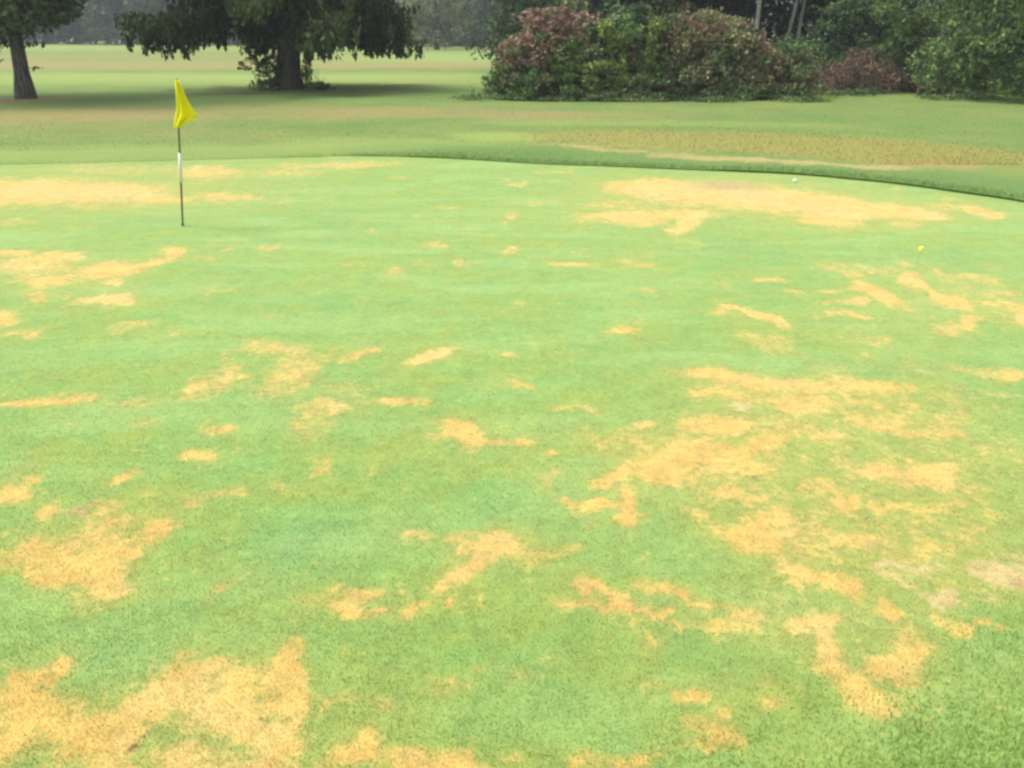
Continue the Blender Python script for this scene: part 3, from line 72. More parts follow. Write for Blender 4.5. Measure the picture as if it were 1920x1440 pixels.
def vnoise(x, y, z=None, seed=0):
    if z is None:
        z = np.zeros_like(x)
    fx, fy, fz = np.floor(x), np.floor(y), np.floor(z)
    tx, ty, tz = x - fx, y - fy, z - fz
    tx, ty, tz = [t * t * (3 - 2 * t) for t in (tx, ty, tz)]
    r = 0
    for dx in (0, 1):
        for dy in (0, 1):
            for dz in (0, 1):
                w = (tx if dx else 1 - tx) * (ty if dy else 1 - ty) * (tz if dz else 1 - tz)
                r = r + w * hash3(fx + dx, fy + dy, fz + dz, seed)
    return r

def fbm(x, y, z=None, seed=0, octaves=4):
    s, a, t = 0, 0.5, 0
    for o in range(octaves):
        k = 2.03 ** o
        s = s + a * vnoise(x * k + 11.7 * o, y * k - 5.3 * o, None if z is None else z * k + 3.1 * o, seed + o)
        t += a
        a *= 0.5
    return s / t

def smooth(a, b, x):
    t = np.clip((x - a) / (b - a), 0, 1)
    return t * t * (3 - 2 * t)

def new_mesh(name, verts, faces, mat, parent=None, attrs=(), smooth_shade=False):
    """faces: (n,3) or (n,4) int array, or a list of such arrays"""
    me = bpy.data.meshes.new(name)
    if not isinstance(faces, (list, tuple)):
        faces = [faces]
    faces = [np.asarray(f, dtype=np.int32) for f in faces if len(f)]
    verts = np.asarray(verts, dtype=np.float32)
    me.vertices.add(len(verts))
    me.vertices.foreach_set('co', verts.ravel())
    loops = np.concatenate([f.ravel() for f in faces])
    tot = np.concatenate([np.full(len(f), f.shape[1], np.int32) for f in faces])
    start = np.concatenate([[0], np.cumsum(tot)[:-1]]).astype(np.int32)
    me.loops.add(len(loops))
    me.loops.foreach_set('vertex_index', loops)
    me.polygons.add(len(tot))
    me.polygons.foreach_set('loop_start', start)
    me.polygons.foreach_set('loop_total', tot)
    if smooth_shade:
        me.polygons.foreach_set('use_smooth', np.ones(len(tot), dtype=bool))
    for an, kind, data in attrs:
        at = me.attributes.new(an, kind, 'POINT')
        d = np.asarray(data, dtype=np.float32)
        at.data.foreach_set('color' if kind == 'FLOAT_COLOR' else 'vector' if kind == 'FLOAT_VECTOR' else 'value', d.ravel())
    me.update()
    me.validate()
    ob = bpy.data.objects.new(name, me)
    col.objects.link(ob)
    if mat is not None:
        me.materials.append(mat)
    if parent is not None:
        ob.parent = parent
    return ob

def tag(o, label=None, cat=None, group=None, kind=None):
    if label: o['label'] = label
    if cat: o['category'] = cat
    if group: o['group'] = group
    if kind: o['kind'] = kind
    return o

def thing(name, loc, label, cat, group=None):
    o = bpy.data.objects.new(name, None)
    o.location = loc
    o.empty_display_size = 0.2
    col.objects.link(o)
    return tag(o, label, cat, group, 'thing')

def rgba(rgb):
    rgb = np.asarray(rgb, dtype=np.float32)
    return np.concatenate([rgb, np.ones(rgb.shape[:-1] + (1,), np.float32)], axis=-1)

# ------------------------------------------------------------------ material helpers
def new_mat(name):
    m = bpy.data.materials.new(name)
    m.use_nodes = True
    m.node_tree.nodes.clear()
    return m, m.node_tree.nodes, m.node_tree.links

class NT:
    """small wrapper to write node trees briefly"""
    def __init__(s, nodes, links):
        s.n, s.l = nodes, links
    def set(s, sock, v):
        if hasattr(v, 'links') or hasattr(v, 'is_output'):
            s.l.new(v, sock)
        else:
            sock.default_value = v
    def noise(s, vec, scale, detail=4, rough=0.55, dist=0.0):
        t = s.n.new('ShaderNodeTexNoise')
        s.set(t.inputs['Vector'], vec)
        t.inputs['Scale'].default_value = scale
        t.inputs['Detail'].default_value = detail
        t.inputs['Roughness'].default_value = rough
        t.inputs['Distortion'].default_value = dist
        return t.outputs['Fac']
    def math(s, op, a, b=0.0, c=0.0, clamp=False):
        t = s.n.new('ShaderNodeMath')
        t.operation = op
        t.use_clamp = clamp
        s.set(t.inputs[0], a); s.set(t.inputs[1], b); s.set(t.inputs[2], c)
        return t.outputs[0]
    def step(s, x, a, b):
        t = s.n.new('ShaderNodeMapRange')
        t.interpolation_type = 'SMOOTHSTEP'
        s.set(t.inputs['Value'], x)
        t.inputs['From Min'].default_value = a
        t.inputs['From Max'].default_value = b
        return t.outputs['Result']
    def mix(s, f, a, b, mode='MIX'):
        t = s.n.new('ShaderNodeMix')
        t.data_type = 'RGBA'
        t.blend_type = mode
        s.set(t.inputs[0], f)
        for k, v in ((6, a), (7, b)):
            s.set(t.inputs[k], (*v, 1.0) if isinstance(v, tuple) and len(v) == 3 else v)
        return t.outputs[2]
    def scale_vec(s, vec, v3):
        t = s.n.new('ShaderNodeVectorMath')
        t.operation = 'MULTIPLY'
        s.set(t.inputs[0], vec)
        t.inputs[1].default_value = v3
        return t.outputs[0]
    def attr(s, name):
        t = s.n.new('ShaderNodeAttribute')
        t.attribute_name = name
        return t
    def rgb(s, c):
        t = s.n.new('ShaderNodeSeparateColor')
        s.l.new(c, t.inputs[0])
        return t.outputs

LUSH, GRASS, OLIVE = (0.105, 0.248, 0.098), (0.165, 0.283, 0.076), (0.210, 0.278, 0.064)
STRAW, STRAW2, PALE, BARE, THATCH = (0.485, 0.362, 0.112), (0.440, 0.305, 0.092), (0.420, 0.335, 0.160), (0.350, 0.245, 0.120), (0.150, 0.110, 0.055)

def turf_colour(t, vec):
    """colour of the putting surface from its wear map (dead, pale, bare) and (thatch, lush)"""
    m1 = t.rgb(t.attr('wear').outputs['Color'])
    m2 = t.rgb(t.attr('wear2').outputs['Color'])
    big = t.noise(vec, 0.9, 3)
    mid = t.noise(vec, 3.2, 4, 0.6)
    fine = t.noise(vec, 26.0, 5, 0.65)
    grit = t.noise(vec, 170.0, 3, 0.6)
    n9 = t.noise(t.scale_vec(vec, (1.35, 0.8, 1.0)), 8.0, 5, 0.62, 0.4)
    n60 = t.noise(vec, 62.0, 4, 0.6)
    rag = t.math('MULTIPLY', t.math('SUBTRACT', n9, 0.5), 2.3)
    rag = t.math('ADD', rag, t.math('MULTIPLY', t.math('SUBTRACT', fine, 0.5), 1.7))
    rag = t.math('ADD', rag, t.math('MULTIPLY', t.math('SUBTRACT', n60, 0.5), 1.5))
    hard = t.step(t.math('ADD', t.math('MULTIPLY', m1[0], 1.13), rag), 0.28, 1.02)
    dead = t.math('ADD', t.math('MULTIPLY', m1[0], 0.22), t.math('MULTIPLY', hard, 0.80), clamp=True)
    gate = lambda m, lo, hi: t.math('MULTIPLY', t.step(t.math('ADD', m, t.math('MULTIPLY', rag, 0.75)), lo, hi), t.step(m, 0.04, 0.30))
    pale = gate(m1[1], 0.20, 1.10)
    bare = gate(m1[2], 0.30, 1.00)
    thatch = gate(m2[0], 0.30, 0.90)
    lush = t.math('ADD', t.math('MULTIPLY', m2[1], 0.8), t.math('MULTIPLY', t.math('SUBTRACT', 0.5, big), 1.6), clamp=True)
    g = t.mix(t.step(mid, 0.32, 0.68), GRASS, OLIVE)
    g = t.mix(t.math('MULTIPLY', lush, 0.8), g, LUSH)
    band = t.noise(t.scale_vec(vec, (0.55, 1.9, 1.0)), 1.5, 3, 0.5, 0.6)          # sheen on the lie of the mown grass, painted as paler bands
    g = t.mix(t.math('MULTIPLY', t.step(band, 0.45, 0.68), 0.6), g, (0.220, 0.345, 0.118))
    g = t.mix(t.math('MULTIPLY', m2[2], 0.75), g, (0.270, 0.285, 0.072))
    near_dead = t.step(m1[0], 0.08, 0.6)
    g = t.mix(t.math('MULTIPLY', near_dead, 0.6), g, (0.285, 0.280, 0.080))
    s = t.mix(t.step(t.noise(vec, 6.0, 4, 0.6), 0.35, 0.65), STRAW, STRAW2)
    s = t.mix(t.math('MULTIPLY', t.step(t.noise(vec, 1.6, 4, 0.6), 0.48, 0.66), 0.7), s, (0.470, 0.375, 0.150))
    s = t.mix(t.math('MULTIPLY', t.step(t.noise(t.scale_vec(vec, (1.0, 1.0, 3.0)), 2.7, 4, 0.65), 0.52, 0.70), 0.6), s, (0.375, 0.262, 0.105))
    c = t.mix(dead, g, s)
    c = t.mix(pale, c, PALE)
    c = t.mix(bare, c, BARE)
    c = t.mix(thatch, c, THATCH)
    # grain of single shoots and clippings
    v = t.math('ADD', t.math('MULTIPLY', grit, 0.54), t.math('MULTIPLY', fine, 0.65))
    v = t.math('ADD', v, t.math('MULTIPLY', t.noise(vec, 7.5, 4, 0.6), 0.5))
    v = t.math('ADD', v, 0.165)
    comb = t.n.new('ShaderNodeCombineColor')
    for i in range(3):
        t.l.new(v, comb.inputs[i])
    return t.mix(1.0, c, comb.outputs[0], 'MULTIPLY'), fine, grit

def rough_colour(t, vec):
    """colour of the uncut grass round the green; map: (dry, gold, pink) and (dark, light)"""
    m1 = t.rgb(t.attr('wear').outputs['Color'])
    m2 = t.rgb(t.attr('wear2').outputs['Color'])
    a = t.noise(vec, 0.45, 4, 0.6)
    b = t.noise(vec, 2.4, 5, 0.65)
    c_ = t.noise(vec, 14.0, 5, 0.7)
    g = t.mix(t.step(a, 0.35, 0.65), (0.112, 0.178, 0.046), (0.152, 0.202, 0.054))
    g = t.mix(t.math('MULTIPLY', m2[1], 0.9), g, (0.222, 0.288, 0.078))
    g = t.mix(t.math('MULTIPLY', m2[0], 0.9), g, (0.085, 0.165, 0.045))
    rag = t.math('ADD', t.math('MULTIPLY', t.math('SUBTRACT', b, 0.5), 0.9), t.math('MULTIPLY', t.math('SUBTRACT', c_, 0.5), 0.9))
    dry = t.step(t.math('ADD', m1[0], rag), 0.15, 0.95)
    gold = t.step(t.math('ADD', m1[1], rag), 0.10, 1.10)
    pink = t.step(t.math('ADD', m1[2], rag), 0.25, 0.80)
    c = t.mix(dry, g, (0.232, 0.195, 0.076))
    c = t.mix(t.math('MULTIPLY', gold, 0.8), c, (0.245, 0.212, 0.062))
    c = t.mix(t.math('MULTIPLY', pink, 0.75), c, (0.380, 0.290, 0.120))
    v = t.math('ADD', t.math('MULTIPLY', c_, 0.5), 0.78)
    comb = t.n.new('ShaderNodeCombineColor')
    for i in range(3):
        t.l.new(v, comb.inputs[i])
    return t.mix(1.0, c, comb.outputs[0], 'MULTIPLY'), b, c_

def ground_material(name, func, bump_fine, bump_dist, sheen):
    m, n, l = new_mat(name)
    t = NT(n, l)
    geo = n.new('ShaderNodeNewGeometry')
    c, f1, f2 = func(t, geo.outputs['Position'])
    p = n.new('ShaderNodeBsdfPrincipled')
    l.new(c, p.inputs['Base Color'])
    p.inputs['Roughness'].default_value = 0.9
    p.inputs['Specular IOR Level'].default_value = 0.12
    p.inputs['Sheen Weight'].default_value = sheen
    p.inputs['Sheen Roughness'].default_value = 0.6
    l.new(t.mix(0.6, c, (0.45, 0.55, 0.30)), p.inputs['Sheen Tint'])
    bp = n.new('ShaderNodeBump')
    bp.inputs['Strength'].default_value = bump_fine
    bp.inputs['Distance'].default_value = bump_dist
    l.new(t.math('ADD', f2, t.math('MULTIPLY', f1, 0.8)), bp.inputs['Height'])
    l.new(bp.outputs[0], p.inputs['Normal'])
    o = n.new('ShaderNodeOutputMaterial')
    l.new(p.outputs[0], o.inputs['Surface'])
    return m

def blade_material(name, func, gain):
    m, n, l = new_mat(name)
    t = NT(n, l)
    c, _, _ = func(t, t.attr('root').outputs['Vector'])
    tint = t.attr('tint').outputs['Color']
    c = t.mix(1.0, c, tint, 'MULTIPLY')
    if gain != 1.0:
        c = t.mix(1.0, c, (gain, gain, gain), 'MULTIPLY')
    p = n.new('ShaderNodeBsdfPrincipled')
    l.new(c, p.inputs['Base Color'])
    p.inputs['Roughness'].default_value = 0.6
    p.inputs['Specular IOR Level'].default_value = 0.25
    tr = n.new('ShaderNodeBsdfTranslucent')
    l.new(c, tr.inputs['Color'])
    mx = n.new('ShaderNodeMixShader')
    mx.inputs[0].default_value = 0.3
    l.new(p.outputs[0], mx.inputs[1])
    l.new(tr.outputs[0], mx.inputs[2])
    o = n.new('ShaderNodeOutputMaterial')
    l.new(mx.outputs[0], o.inputs['Surface'])
    return m

def leaf_material(name, trans=0.25, rough=0.6):
    m, n, l = new_mat(name)
    t = NT(n, l)
    c = t.attr('tint').outputs['Color']
    p = n.new('ShaderNodeBsdfPrincipled')
    l.new(c, p.inputs['Base Color'])
    p.inputs['Roughness'].default_value = rough
    p.inputs['Specular IOR Level'].default_value = 0.25
    tr = n.new('ShaderNodeBsdfTranslucent')
    l.new(c, tr.inputs['Color'])
    mx = n.new('ShaderNodeMixShader')
    mx.inputs[0].default_value = trans
    l.new(p.outputs[0], mx.inputs[1])
    l.new(tr.outputs[0], mx.inputs[2])
    o = n.new('ShaderNodeOutputMaterial')
    l.new(mx.outputs[0], o.inputs['Surface'])
    return m

def bark_material(name, dark, light, scale=7.0):
    m, n, l = new_mat(name)
    t = NT(n, l)
    geo = n.new('ShaderNodeNewGeometry')
    v = t.scale_vec(geo.outputs['Position'], (1.0, 1.0, 0.16))
    a = t.noise(v, scale * 2.2, 5, 0.65, 0.4)
    b = t.noise(geo.outputs['Position'], 1.7, 3)
    c = t.mix(t.step(a, 0.36, 0.66), dark, light)
    c = t.mix(t.math('MULTIPLY', t.step(b, 0.5, 0.75), 0.45), c, (0.055, 0.065, 0.035))
    p = n.new('ShaderNodeBsdfPrincipled')
    l.new(c, p.inputs['Base Color'])
    p.inputs['Roughness'].default_value = 0.9
    bp = n.new('ShaderNodeBump')
    bp.inputs['Strength'].default_value = 0.9
    bp.inputs['Distance'].default_value = 0.03
    l.new(a, bp.inputs['Height'])
    l.new(bp.outputs[0], p.inputs['Normal'])
    o = n.new('ShaderNodeOutputMaterial')
    l.new(p.outputs[0], o.inputs['Surface'])
    return m

def plain_material(name, base, rough=0.5, var=0.15, scale=60.0, spec=0.4):
    m, n, l = new_mat(name)
    t = NT(n, l)
    geo = n.new('ShaderNodeNewGeometry')
    a = t.noise(geo.outputs['Position'], scale, 4)
    c = t.mix(a, tuple(b * (1 - var) for b in base), tuple(min(1.0, b * (1 + var)) for b in base))
    p = n.new('ShaderNodeBsdfPrincipled')
    l.new(c, p.inputs['Base Color'])
    p.inputs['Roughness'].default_value = rough
    p.inputs['Specular IOR Level'].default_value = spec
    o = n.new('ShaderNodeOutputMaterial')
    l.new(p.outputs[0], o.inputs['Surface'])
    return m, t, p, o

# ------------------------------------------------------------------ outline of the green, wear maps
FAR_EDGE = [(-12.5, 9.6), (-9.18, 10.71), (-7.98, 10.94), (-6.71, 11.12), (-4.73, 11.41), (-2.69, 11.93), (-1.96, 12.0), (-0.81, 11.72), (0.28, 11.27), (1.31, 10.98), (2.16, 10.71), (3.39, 10.33), (4.01, 9.89), (4.46, 9.49), (4.82, 9.02), (5.2, 8.47), (5.6, 7.5), (5.7, 6.4)]
NEAR_EDGE = [(5.3, 5.0), (4.4, 3.7), (3.2, 2.75), (1.95, 2.1), (1.46, 1.9), (1.26, 1.79), (1.04, 1.7), (0.82, 1.64), (0.64, 1.54), (0.43, 1.47), (0.26, 1.40), (0.0, 1.22), (-0.6, 0.9), (-2.0, 0.3), (-5.0, -0.5), (-9.0, 0.2), (-12.5, 2.2), (-14.0, 6.0)]

def catmull(pts, k):
    p = np.array(pts, dtype=float)
    n = len(p)
    out = []
    for i in range(n):
        a, b, c, d = p[(i - 1) % n], p[i], p[(i + 1) % n], p[(i + 2) % n]
        m = max(2, int(np.linalg.norm(c - b) / k))
        for j in range(m):
            t = j / m
            out.append(0.5 * (2 * b + (c - a) * t + (2 * a - 5 * b + 4 * c - d) * t * t + (3 * b - a - 3 * c + d) * t ** 3))
    return np.array(out)

EDGE = catmull(FAR_EDGE + NEAR_EDGE, 0.12)            # clockwise seen from above

def signed_distance(x, y):
    """metres outside the green's edge (negative on the green)"""
    x, y = np.asarray(x, float).ravel(), np.asarray(y, float).ravel()
    a, b = EDGE, np.roll(EDGE, -1, axis=0)
    best = np.full(len(x), 1e9)
    inside = np.zeros(len(x), bool)
    for (ax, ay), (bx, by) in zip(a, b):
        dx, dy = bx - ax, by - ay
        t = np.clip(((x - ax) * dx + (y - ay) * dy) / (dx * dx + dy * dy + 1e-12), 0, 1)
        best = np.minimum(best, (x - ax - t * dx) ** 2 + (y - ay - t * dy) ** 2)
        c = ((ay > y) != (by > y))
        with np.errstate(divide='ignore', invalid='ignore'):
            inside ^= c & (x < dx * (y - ay) / (dy if dy != 0 else 1e-12) + ax)
    d = np.sqrt(best)
    return np.where(inside, -d, d)

def blob_values(x, y, table, kinds, edge=(1.5, 0.35)):
    out = {k: np.ones(len(x)) for k in kinds}
    for row in table:
        if row[0] not in out:
            continue
        k, cx, cy, m = row[0], row[1], row[2], np.array(row[3:7]).reshape(2, 2)
        r = 1.6 * np.abs(m).sum(axis=1)
        i = np.nonzero((np.abs(x - cx) < r[0]) & (np.abs(y - cy) < r[1]))[0]
        if not len(i):
            continue
        q = np.linalg.inv(m) @ np.stack([x[i] - cx, y[i] - cy])
        out[k][i] *= 1 - row[7] * smooth(edge[0], edge[1], np.hypot(q[0], q[1]))
    return [1 - out[k] for k in kinds]

WEAR = [(r.split()[0], *map(float, r.split()[1:])) for r in TURF.split('|')]

HALO = [('d', r[1], r[2], *(2.2 * v for v in r[3:7]), 0.50 * r[7]) for r in WEAR if r[0] in 'dp']

def green_wear(x, y):
    x, y = np.asarray(x, float), np.asarray(y, float)
    s = 0.045 + 0.012 * y                              # ragged outlines
    wx = x + s * 1.6 * (fbm(x * 5, y * 3.2, seed=3) - 0.5)
    wy = y + s * 3.0 * (fbm(x * 5, y * 3.2, seed=19) - 0.5)
    d, p, b, k, l = blob_values(wx, wy, WEAR, 'dpbkl')
    # a scatter of small spots everywhere
    spots = smooth(0.62, 0.80, fbm(x * 2.1, y * 1.5, seed=41)) * 0.40
    d = np.maximum(d, spots * (0.5 + smooth(0.3, 0.7, fbm(x * 0.5, y * 0.5, seed=52))))
    h = blob_values(x + 2 * (wx - x), y + 2 * (wy - y), HALO, 'd', (1.3, 0.2))[0]
    return rgba(np.stack([d, p, b], -1)), rgba(np.stack([k, l, h], -1))

def E(k, cx, cy, rx, ry, rot, s):
    c, sn = math.cos(math.radians(rot)), math.sin(math.radians(rot))
    return (k, cx, cy, rx * c, -ry * sn, rx * sn, ry * c, s)

ROUGH = [  # d dry, g gold, p pink-tan, k deep green and painted tree shade, l light green
    E('d', -10.5, 17.6, 4.5, 1.9, 0, 0.68), E('d', -6.0, 19.0, 5.0, 2.2, 0, 0.55), E('d', -1.5, 18.6, 3.2, 1.5, 0, 0.55), E('d', 1.8, 18.0, 2.6, 1.3, 0, 0.50),
    E('d', -8.0, 15.2, 3.0, 1.0, 0, 0.35), E('d', -12.6, 22.2, 1.6, 1.2, 0, 0.8), E('d', -4.5, 14.6, 3.0, 1.0, 0, 0.3), E('d', 9.5, 18.5, 5.0, 1.4, -10, 0.35),
    E('g', 3.7, 13.2, 3.5, 1.6, -20, 0.85), E('g', 5.4, 12.1, 2.2, 1.3, -20, 0.85), E('g', 1.3, 13.8, 1.5, 0.8, -30, 0.7), E('g', 7.2, 12.0, 1.6, 1.1, -15, 0.35),
    E('p', 0.9, 12.9, 1.2, 0.26, -34, 0.6), E('p', 2.2, 11.95, 1.3, 0.30, -27, 0.72), E('p', 3.4, 11.25, 1.1, 0.30, -20, 0.75), E('p', 4.6, 10.85, 0.9, 0.28, -14, 0.75), E('d', 5.5, 11.0, 0.8, 0.4, -10, 1.0),
    E('l', -0.2, 14.3, 0.9, 0.7, -35, 0.9), E('l', -2.0, 13.4, 2.2, 0.9, -10, 0.55), E('l', 2.5, 16.5, 3.5, 0.7, -5, 0.5), E('l', -6.0, 12.4, 5.0, 0.8, 8, 0.5),
    E('k', 1.5, 11.8, 2.6, 0.32, -24, 0.55), E('k', 5.6, 9.6, 1.6, 0.5, -45, 0.7), E('k', 4.2, 10.3, 1.2, 0.35, -30, 0.8), E('k', 9.0, 16.8, 5.0, 1.2, -12, 0.4), E('k', -7, 24.0, 7.5, 3.2, 0, 0.35),  # last k: shade below the evergreen and left tree, painted into the grass
    E('l', -18, 33, 26, 4.5, 0, 0.75), E('l', 0, 33, 16, 5.0, 0, 0.65), E('d', -20, 46, 26, 7.0, 3, 0.75), E('d', -28, 62, 26, 10.0, 3, 0.55), E('d', 0, 48, 7, 5, 0, 0.5),
    E('l', -30, 105, 80, 26, 0, 0.75), E('l', -4, 62, 12, 14, 0, 0.7), E('d', -6, 92, 26, 4, 0, 0.5), E('d', -30, 88, 26, 7, 4, 0.45),
]

def rough_wear(x, y):
    x, y = np.asarray(x, float), np.asarray(y, float)
    wx = x + 0.5 * (fbm(x * 1.3, y * 0.8, seed=5) - 0.5)
    wy = y + 0.9 * (fbm(x * 1.3, y * 0.8, seed=23) - 0.5)
    d, g, p, k, l = blob_values(wx, wy, ROUGH, 'dgpkl', (1.35, 0.5))
    p2 = blob_values(x + 0.5 * (wx - x), y + 0.35 * (wy - y), ROUGH, 'p', (1.5, 0.2))[0]
    d = np.maximum(d, 0.35 * smooth(0.5, 0.75, fbm(x * 0.35, y * 0.2, seed=77)))
    return rgba(np.stack([d, g, p2], -1)), rgba(np.stack([k, l, np.zeros_like(k)], -1))

def green_height(x, y):
    return 0.030 * (fbm(np.asarray(x) * 0.45, np.asarray(y) * 0.45, seed=8, octaves=2) - 0.5)

def ground_height(x, y, sd=None):
    x, y = np.asarray(x, float), np.asarray(y, float)
    if sd is None:
        sd = signed_distance(x, y).reshape(x.shape)
    c, s = math.cos(math.radians(-18)), math.sin(math.radians(-18))
    dx, dy = x - 3.7, y - 13.4
    q = np.hypot((dx * c + dy * s) / 4.3, (-dx * s + dy * c) / 2.3)
    h = 0.07 * smooth(1.3, 0.0, q)                                   # low dry mound behind the green
    h = h + 0.05 * (fbm(x * 0.5, y * 0.5, seed=31, octaves=3) - 0.5) * smooth(0.8, 3.0, sd)
    h = h + 0.20 * (fbm(x * 0.05, y * 0.05, seed=32, octaves=2) - 0.5) * smooth(4, 20, sd)
    return h - 0.10 * smooth(1.5, 0.7, sd)

# ------------------------------------------------------------------ ground, green, collar
M_GREEN = ground_material('putting_turf', turf_colour, 0.55, 0.006, 0.55)
M_ROUGH = ground_material('rough_turf', rough_colour, 0.40, 0.02, 0.22)

def grid_faces(nx, ny):
    i = np.arange((nx - 1) * (ny - 1))
    a = (i // (nx - 1)) * nx + i % (nx - 1)
    return np.stack([a, a + 1, a + nx + 1, a + nx], -1)

def axis(lo, hi, step, far, ratio=1.16):
    a = list(np.arange(lo, hi + step / 2, step))
    s = step
    while a[-1] < far:
        s *= ratio; a.append(a[-1] + s)
    s = step
    b = [a[0]]
    while b[-1] > -far:
        s *= ratio; b.append(b[-1] - s)
    return np.array(b[1:][::-1] + a)

gx, gy = axis(-16, 16, 0.16, 600), axis(-2, 30, 0.16, 600)
X, Y = np.meshgrid(gx, gy)
SD = signed_distance(X, Y).reshape(X.shape)
Z = ground_height(X, Y, SD)
w1, w2 = rough_wear(X.ravel(), Y.ravel())
ground = new_mesh('ground', np.stack([X.ravel(), Y.ravel(), Z.ravel()], -1), grid_faces(len(gx), len(gy)), M_ROUGH, None,
                  [('wear', 'FLOAT_COLOR', w1), ('wear2', 'FLOAT_COLOR', w2)], True)
tag(ground, 'patchy green and tan grass of the fairway and rough', kind='structure')

px, py = np.arange(-9.6, 6.2, 0.028), np.arange(0.3, 12.3, 0.028)
X, Y = np.meshgrid(px, py)
SD = signed_distance(X, Y).reshape(X.shape)
F = grid_faces(len(px), len(py))
keep = (SD.ravel()[F] < np.where(Y.ravel()[F] < 3.0, 1.2, 0.07)).all(axis=1)
F = F[keep]
used = np.unique(F)
remap = np.full(X.size, -1); remap[used] = np.arange(len(used))
vx, vy = X.ravel()[used], Y.ravel()[used]
w1, w2 = green_wear(vx, vy)
green = new_mesh('putting_green', np.stack([vx, vy, green_height(vx, vy)], -1), remap[F], M_GREEN, None,
                 [('wear', 'FLOAT_COLOR', w1), ('wear2', 'FLOAT_COLOR', w2)], True)
tag(green, 'closely mown pale putting green blotched with straw coloured dead patches', kind='structure')

nrm = np.roll(EDGE, -1, 0) - np.roll(EDGE, 1, 0)
nrm = np.stack([-nrm[:, 1], nrm[:, 0]], -1) / np.linalg.norm(nrm, axis=1)[:, None]
if signed_distance(EDGE[:1, 0] + 0.1 * nrm[:1, 0], EDGE[:1, 1] + 0.1 * nrm[:1, 1])[0] < 0:
    nrm = -nrm
def collar_lip(x, y):                                       # the step is deepest along the right of the far edge
    return -0.020 + 0.022 * smooth(2.9, 4.0, y) + (0.012 + 0.016 * smooth(0.4, 0.65, fbm(np.asarray(x) * 0.9, np.asarray(y) * 0.9, seed=88))) * smooth(-3.5, -0.5, x) * smooth(3.0, 8.0, y)
lip = collar_lip(EDGE[:, 0], EDGE[:, 1])
rows, offs = [], [0.016, 0.014, -0.003, 0.008, 0.05, 0.25, 0.6, 1.0, 1.4, 1.75]
for j, o in enumerate(offs):
    q = EDGE + nrm * (o * (np.clip(lip / 0.025, 0, 1)[:, None] if j < 3 else 1))
    gz = ground_height(q[:, 0], q[:, 1], np.full(len(q), 1.6))
    base = green_height(q[:, 0], q[:, 1])
    if j == 0: z = base - 0.03
    elif j < 5: z = base + lip * (0, 0.45, 0.80, 1.0, 1.0)[j]         # grass leaning out over the cut edge
    else:
        k = smooth(0.05, 1.4, np.full(len(q), o))
        z = (base + lip) * (1 - k) + (gz + 0.004) * k
        z = np.where(q[:, 1] < 3.2, np.minimum(z, base - 0.015), z)
        if j == len(offs) - 1: z = gz - 0.04
    rows.append(np.stack([q[:, 0], q[:, 1], z], -1))
V = np.concatenate(rows)
n = len(EDGE)
F = []
for j in range(len(offs) - 1):
    i = np.arange(n); k = (i + 1) % n
    F.append(np.stack([j * n + i, j * n + k, (j + 1) * n + k, (j + 1) * n + i], -1))
w1, w2 = rough_wear(V[:, 0], V[:, 1])
far = smooth(2.5, 5.0, V[:, 1]) * smooth(-4.0, 0.0, V[:, 0])
w2[:, 0] = np.maximum(w2[:, 0], 0.55 * far)
w2[:, 1] = np.maximum(w2[:, 1], 0.55 * (1 - far))
collar = new_mesh('collar', V, np.concatenate(F), M_ROUGH, None, [('wear', 'FLOAT_COLOR', w1), ('wear2', 'FLOAT_COLOR', w2)], True)
tag(collar, 'raised collar of longer grass round the putting green', kind='structure')

# ------------------------------------------------------------------ grass blades
def blades(name, x, y, z, length, width, mat, wear, lean=0.5, label='', segs=2, tint=None, curl=0.6):
    n = len(x)
    az = rng.uniform(0, 2 * math.pi, n)
    ln = length * rng.uniform(0.6, 1.25, n)
    tilt = np.abs(rng.normal(0, lean, n)).clip(0, 1.3)
    d = np.stack([np.cos(az) * np.sin(tilt), np.sin(az) * np.sin(tilt), np.cos(tilt)], -1)
    face = rng.uniform(0, 2 * math.pi, n)
    side = np.stack([np.cos(face), np.sin(face), np.zeros(n)], -1) * (width * rng.uniform(0.7, 1.2, n) / 2)[:, None]
    root = np.stack([x, y, z], -1)
    drop = np.zeros((n, 3)); drop[:, 2] = -curl * ln * np.sin(tilt) * 0.5
    out = np.stack([np.cos(az), np.sin(az), np.zeros(n)], -1) * (curl * ln * 0.35 * np.sin(tilt))[:, None]
    if segs == 1:
        V = np.stack([root - side, root + side, root + d * ln[:, None]], 1)
        F = [np.arange(n * 3).reshape(n, 3)]
        per = 3
    else:
        mid = root + d * (ln * 0.55)[:, None]
        tip = root + d * ln[:, None] + drop + out
        V = np.stack([root - side, root + side, mid + side * 0.8, mid - side * 0.8, tip], 1)
        b = np.arange(n)[:, None] * 5
        F = [b + np.array([0, 1, 2, 3]), b + np.array([3, 2, 4])]
        per = 5
    if tint is None:
        v = rng.uniform(0.8, 1.2, n)
        tint = np.stack([v * rng.uniform(0.85, 1.15, n), v, v * rng.uniform(0.8, 1.1, n)], -1)
    rep = lambda a: np.repeat(a, per, axis=0)
    o = new_mesh(name, V.reshape(-1, 3), F, mat, None,
                 [('wear', 'FLOAT_COLOR', rep(wear[0])), ('wear2', 'FLOAT_COLOR', rep(wear[1])), ('tint', 'FLOAT_COLOR', rep(rgba(tint))), ('root', 'FLOAT_VECTOR', rep(root))])
    return tag(o, label, 'grass', kind='stuff')

M_BLADE_G = blade_material('green_blade', turf_colour, 1.5)
M_BLADE_R = blade_material('rough_blade', rough_colour, 1.6)
M_BLADE_F = blade_material('fringe_blade', rough_colour, 2.1)

